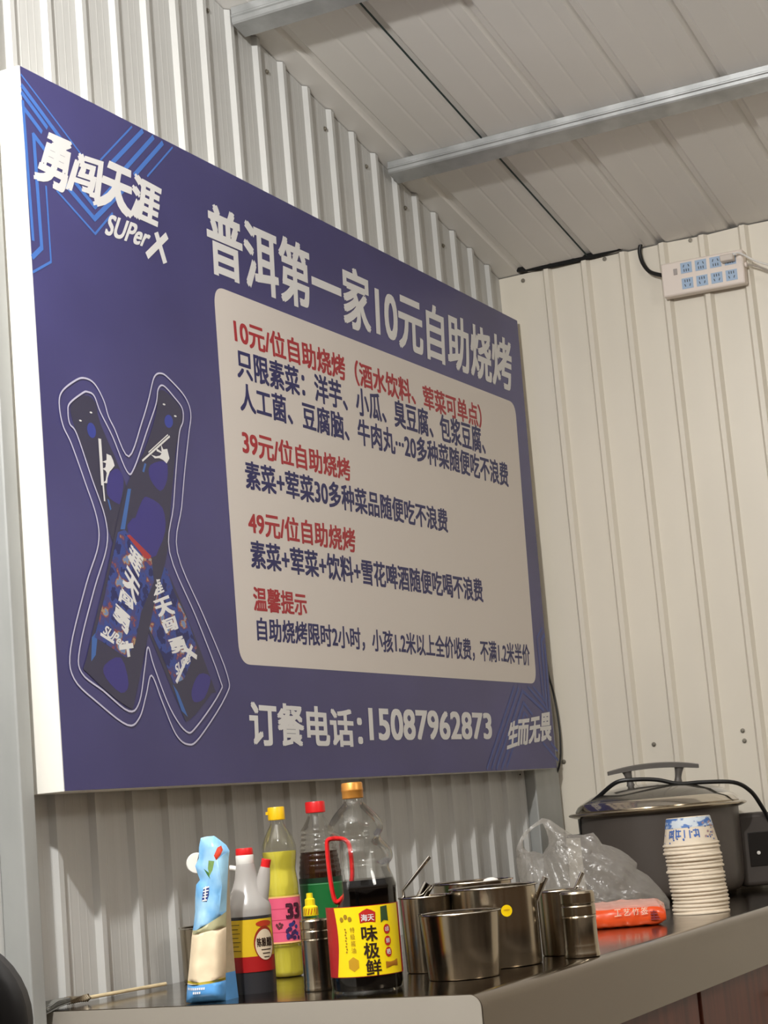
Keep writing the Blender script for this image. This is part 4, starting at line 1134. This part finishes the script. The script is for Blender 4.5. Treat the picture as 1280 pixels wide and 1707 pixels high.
mb = MB().box((142 * k, -21.5 * k, 40 * k), (180 * k, -19.5 * k, 96 * k)); obj('control_panel', mb, mat('control_panel_black', (30, 28, 27), 0.3), cpn, bevel=0.002)
mb = MB().lathe(up([(3, 0), (3, 2), (.1, 2.5)], k), 16); mb.v = [Matrix.Rotation(PI / 2, 4, 'X') @ p_ + Vector((157 * k, -21.5 * k, 62 * k)) for p_ in mb.v]; obj('switch_button', mb, WHITEP, cpn)
mb = MB().box((-156 * k, -22 * k, 112 * k), (-128 * k, 22 * k, 117 * k)); obj('side_ear', mb, BLACKP, rc, bevel=0.003)
# power cord lying over the lid
dd = depth(C)
pts = []
for q, dz in (((972, 1392), 0), ((969, 1372), 0), ((975, 1350), 0), ((1000, 1326), -.02), ((1028, 1304), -.05), ((1060, 1299.5), -.06), ((1095, 1300), -.06), ((1132, 1306.5), -.06), ((1170, 1304), -.06), ((1222, 1304), -.05), ((1250, 1318), -.03), ((1268, 1342), -.02), ((1284, 1372), 0.0), ((1300, 1420), .02), ((1330, 1480), .05)):
    r = ray(q); pts.append(CAM + r * ((dd + dz) / r.dot(AZ)))
mb = MB().tube(pts, 0.0058, 10, smooth=6)
obj('power_cord', mb, BLACKP, rc, world=True, label='black power cord lying over the lid')

# ================================================================== POWER STRIP
XS = XB - 0.052
q4 = [onx(p, XS) for p in ((1100.5, 440), (1238, 414.5), (1241, 471), (1105, 497))]
ctr = sum(q4, Vector()) / 4
wv = ((q4[1] + q4[2]) - (q4[0] + q4[3])) / 2; Lw = wv.length; wd_ = wv.normalized()
Hs = ((q4[0] - q4[3]).length + (q4[1] - q4[2]).length) / 2
til = math.atan2(wd_.z, -wd_.y)
# local frame: x right along the strip, z up, -y out of the wall towards the room
ps = thing('power_strip', 'white eight-socket power strip fixed high on the back wall', 'power strip', Vector((XS + 0.018, ctr.y, ctr.z)), 0)
fr = Matrix(((0, 1, 0), (-1, 0, 0), (0, 0, 1))).to_4x4() @ Matrix.Rotation(-til, 4, 'Y')
ps.rotation_euler = fr.to_euler(); ROOTM[ps.name] = Matrix.Translation(ps.location) @ fr
hl, hh = Lw / 2, Hs / 2
sb = obj('housing', MB().box((-hl, -0.018, -hh), (hl, 0.018, hh)), mat('strip_white', (238, 226, 216), 0.4), ps, bevel=0.006)
SB = mat('socket_blue', (166, 190, 218), 0.4); SD = mat('socket_slot', (70, 76, 88), 0.6)
gx0 = -hl + Lw * .245; gdx = Lw * .178
for r_ in range(2):
    for c_ in range(4):
        x0 = gx0 + gdx * c_; z0 = (0.10 if r_ == 0 else -.36) * Hs; sw, sh = Lw * .137, Hs * .31
        so_ = obj('socket', MB().box((x0, -.0192, z0), (x0 + sw, -.0175, z0 + sh)), SB, ps, smooth=False)
        mb = MB(); up_ = 1 if r_ == 0 else -1; cx, cz = x0 + sw / 2, z0 + sh / 2
        for s_ in (-1, 0, 1): mb.box((cx + s_ * sw * .2 - .0012, -.0198, cz - up_ * sh * .24 - .004), (cx + s_ * sw * .2 + .0012, -.0190, cz - up_ * sh * .24 + .004))
        for s_ in (-1, 1):
            a0 = Vector((cx + s_ * sw * .22, -.0195, cz + up_ * sh * .18)); d_ = Vector((s_ * .35, 0, -up_ * 1)).normalized() * .004 * 1
            n2 = Vector((d_.z, 0, -d_.x)).normalized() * .0012
            mb.extrude([a0 + d_ + n2, a0 + d_ - n2, a0 - d_ - n2, a0 - d_ + n2], (0, .0006, 0))
        obj('socket_slots', mb, SD, so_, smooth=False)
swm = obj('switch', MB().box((-hl + Lw * .155, -.0205, Hs * .10), (-hl + Lw * .20, -.017, Hs * .28)), mat('switch_grey', (168, 160, 156), 0.5), ps, bevel=.001)
mb = MB().tube([(hl * .99, 0, Hs * .06), (hl + .006, 0, Hs * .06)], .008, 12); obj('hanging_eye', mb, mat('strip_white', (238, 226, 216), 0.4), ps)
# plug in the top right socket
pc = gx0 + gdx * 3 + Lw * .068
pg = thing('plug', 'white two-pin plug in the upper right socket of the power strip', 'plug', ps.location, 0)
pg.rotation_euler = ps.rotation_euler; ROOTM[pg.name] = ROOTM[ps.name]
obj('plug_body', MB().box((pc - .024, -.046, Hs * .16), (pc + .016, -.0194, Hs * .36)), mat('plug_ivory', (214, 204, 194), 0.45), pg, bevel=.004)
mb = MB(); i_ = ROOTM[pg.name].inverted(); e1 = i_ @ onx((1300, 446), XS - .02); m1 = i_ @ onx((1262, 436), XS - .035)
mb.tube([(pc + .014, -.036, Hs * .30), (pc + .034, -.040, Hs * .33), m1, e1], .0028, 8, smooth=6); obj('flex', mb, WHITEP, pg)
mb = MB().tube([onx((1247, 441), XS + .02), onx((1262, 444), XS + .01), onx((1282, 451), XS), onx((1310, 462), XS)], .003, 8, smooth=5)
obj('thin_cord', mb, mat('grey_flex', (176, 168, 158), 0.5), ps, world=True, label='thin grey cord')
mb = MB().tube([onx((1056, 396), XB - .006), onx((1067, 404), XB - .012), onx((1066, 420), XB - .014), onx((1071, 438), XB - .016), onx((1083, 453), XB - .025), onx((1103, 459), XB - .034)], .0062, 10, smooth=6)
tag(obj('supply_cable', mb, BLACKP, loc=onx((1067, 404), XB - .012)), 'thick black cable curving from the ceiling to the power strip', 'cable')
mb = MB().tube([(5.262, -.035, 1.62), onx((913, 1118), 5.262), onx((921, 1150), 5.264), onx((929, 1190), 5.264), onx((934, 1235), 5.262), onx((933, 1272), 5.258), onx((924, 1294), 5.245), onx((905, 1307), 5.20), onx((885, 1306), 5.12), onx((872, 1299), 5.07), onx((866, 1290), 5.05)], .003, 8, smooth=6)
tag(obj('thin_wire', mb, BLACKP, loc=(5.12, -.06, 1.2)), 'thin black wire looping below the lower right corner of the signboard', 'wire')

# ================================================================== SCREWS
SCM = mat('screw_zinc', (140, 134, 122), 0.4, 0.6)
def screw(p, wall, label):
    mb = MB().lathe([(.0068, 0), (.0068, .0012), (.0042, .0014), (.0042, .004), (.0036, .0048), (.0001, .005)], 12)
    if wall == 'b': P = onx(p, XB); Rr = Matrix.Rotation(-PI / 2, 4, 'Y'); o_ = Vector((-.0008, 0, 0)); g = 'screws in the back wall'
    else: P = ony(p, 0.0); Rr = Matrix.Rotation(PI / 2, 4, 'X'); o_ = Vector((0, -.0008, 0)); g = 'screws in the wall above the sign'
    mb.v = [Rr @ v_ + P + o_ for v_ in mb.v]
    tag(obj('screw', mb, SCM, loc=P), label, 'screw', g)
for p, l_ in (((872, 468), 'screw high on the back wall, nearest the corner'), ((1008, 432), 'screw high on the back wall, left of the black cable'), ((1151, 401), 'screw on the back wall just above the power strip'),
              ((962, 969), 'tiny screw halfway up the back wall, nearest the signboard'), ((1093, 933), 'tiny screw halfway up the back wall, right of another tiny screw'), ((1090, 1241), 'screw above the lid handle of the rice cooker'),
              ((1238, 1218), 'upper of two screws right above the rice cooker'), ((1241, 1235), 'lower of two screws right above the rice cooker'), ((940, 1270), 'screw beside the lower right corner of the signboard')): screw(p, 'b', l_)
for p, l_ in (((345, 18), 'screw by the top edge, leftmost above the signboard'), ((444, 120), 'screw above the signboard, just right of the first ceiling beam'), ((541, 215), 'screw above the signboard, midway between the two ceiling beams'),
              ((610, 278), 'screw above the signboard, just left of the second ceiling beam'), ((675, 347), 'screw above the signboard, just right of the second ceiling beam'), ((738, 410), 'screw above the signboard, nearest the room corner'),
              ((381, 1319), 'dark screw under the signboard above the vinegar jug')): screw(p, 'a', l_)

# ================================================================== BASTING BRUSH
zb_ = TT + 0.008
b0 = onz((276, 1640), zb_); b1 = onz((148, 1663), zb_ + .002); b2 = onz((108, 1669), zb_ + .002); b3 = onz((56, 1684), zb_ - .001)
b0.y = min(b0.y, -.03)
br = thing('basting_brush', 'basting brush with thin wooden stick and grey bristles lying at counter end', 'brush', Vector((b2.x, b2.y, TT)), 0)
obj('stick', MB().tube([b0, b1, b2], .0034, 10), mat('pale_wood', (214, 196, 158), 0.6, vary=.1, scale=40), br, world=True)
obj('wire_binding', MB().tube([b1 + (b2 - b1) * (i / 60) + Vector((0, .006 * math.cos(i * 1.6), .006 * math.sin(i * 1.6))) for i in range(61)], .0016, 6), STEEL, br, world=True)
d_ = (b3 - b2); side = Vector((-d_.y, d_.x, 0)).normalized(); mb = MB()
for i in range(110):
    a_ = random.uniform(-1, 1); h_ = random.uniform(-1, 1); st = b2 - d_ * .05 + side * a_ * .008 + Vector((0, 0, .005 * h_))
    mb.tube([st, st + d_ * .5 + side * a_ * .006 + Vector((0, 0, .002 * h_)), st + d_ * random.uniform(.85, 1.05) + side * a_ * .012 + Vector((0, 0, -.004 + .002 * h_))], .0012, 4)
obj('bristles', mb, mat('grey_bristle', (112, 112, 108), 0.6, vary=.2, scale=60), br, world=True)

# ================================================================== CHAIR BACK IN THE FOREGROUND
r = ray((50, 1700)); Pc = CAM + r * (1.25 / r.dot(AZ)); Ac = Vector((Pc.x, Pc.y, 0))
chx = 0.20
ch = thing('chair', 'dark padded chair with rounded back in front of the counter end', 'chair', Ac - RGT * (chx + 0.000), FACE)
PADM = mat('black_leatherette', (26, 25, 27), 0.55, bump=.05, scale=60)
r2 = ray((0, 1552)); ztop = (CAM + r2 * (1.25 / r2.dot(AZ))).z
out = []
for sx in (1, -1):
    for i in range(11):
        t = PI / 2 * i / 10
        a_ = (chx - .06 + .06 * math.cos(t), ztop - .06 + .06 * math.sin(t)) if sx == 1 else (-(chx - .06 + .06 * math.sin(t)), ztop - .06 + .06 * math.cos(t))
        out.append(a_)
out += [(-chx + .02, .58), (chx - .02, .58)]
mb = MB(); mb.extrude([(x, -.02, z) for x, z in out], (0, .045, 0)); obj('backrest', mb, PADM, ch, bevel=.014)
mb = MB().box((-chx, -.42, .42), (chx, .0, .48)); obj('seat', mb, PADM, ch, bevel=.02)
for sx in (-1, 1):
    for y, zt_ in ((-.38, .42), (.01, .60)):
        obj('leg', MB().tube([(sx * (chx - .03), y, 0), (sx * (chx - .03), y, zt_)], .012, 10), BLACKP, ch)
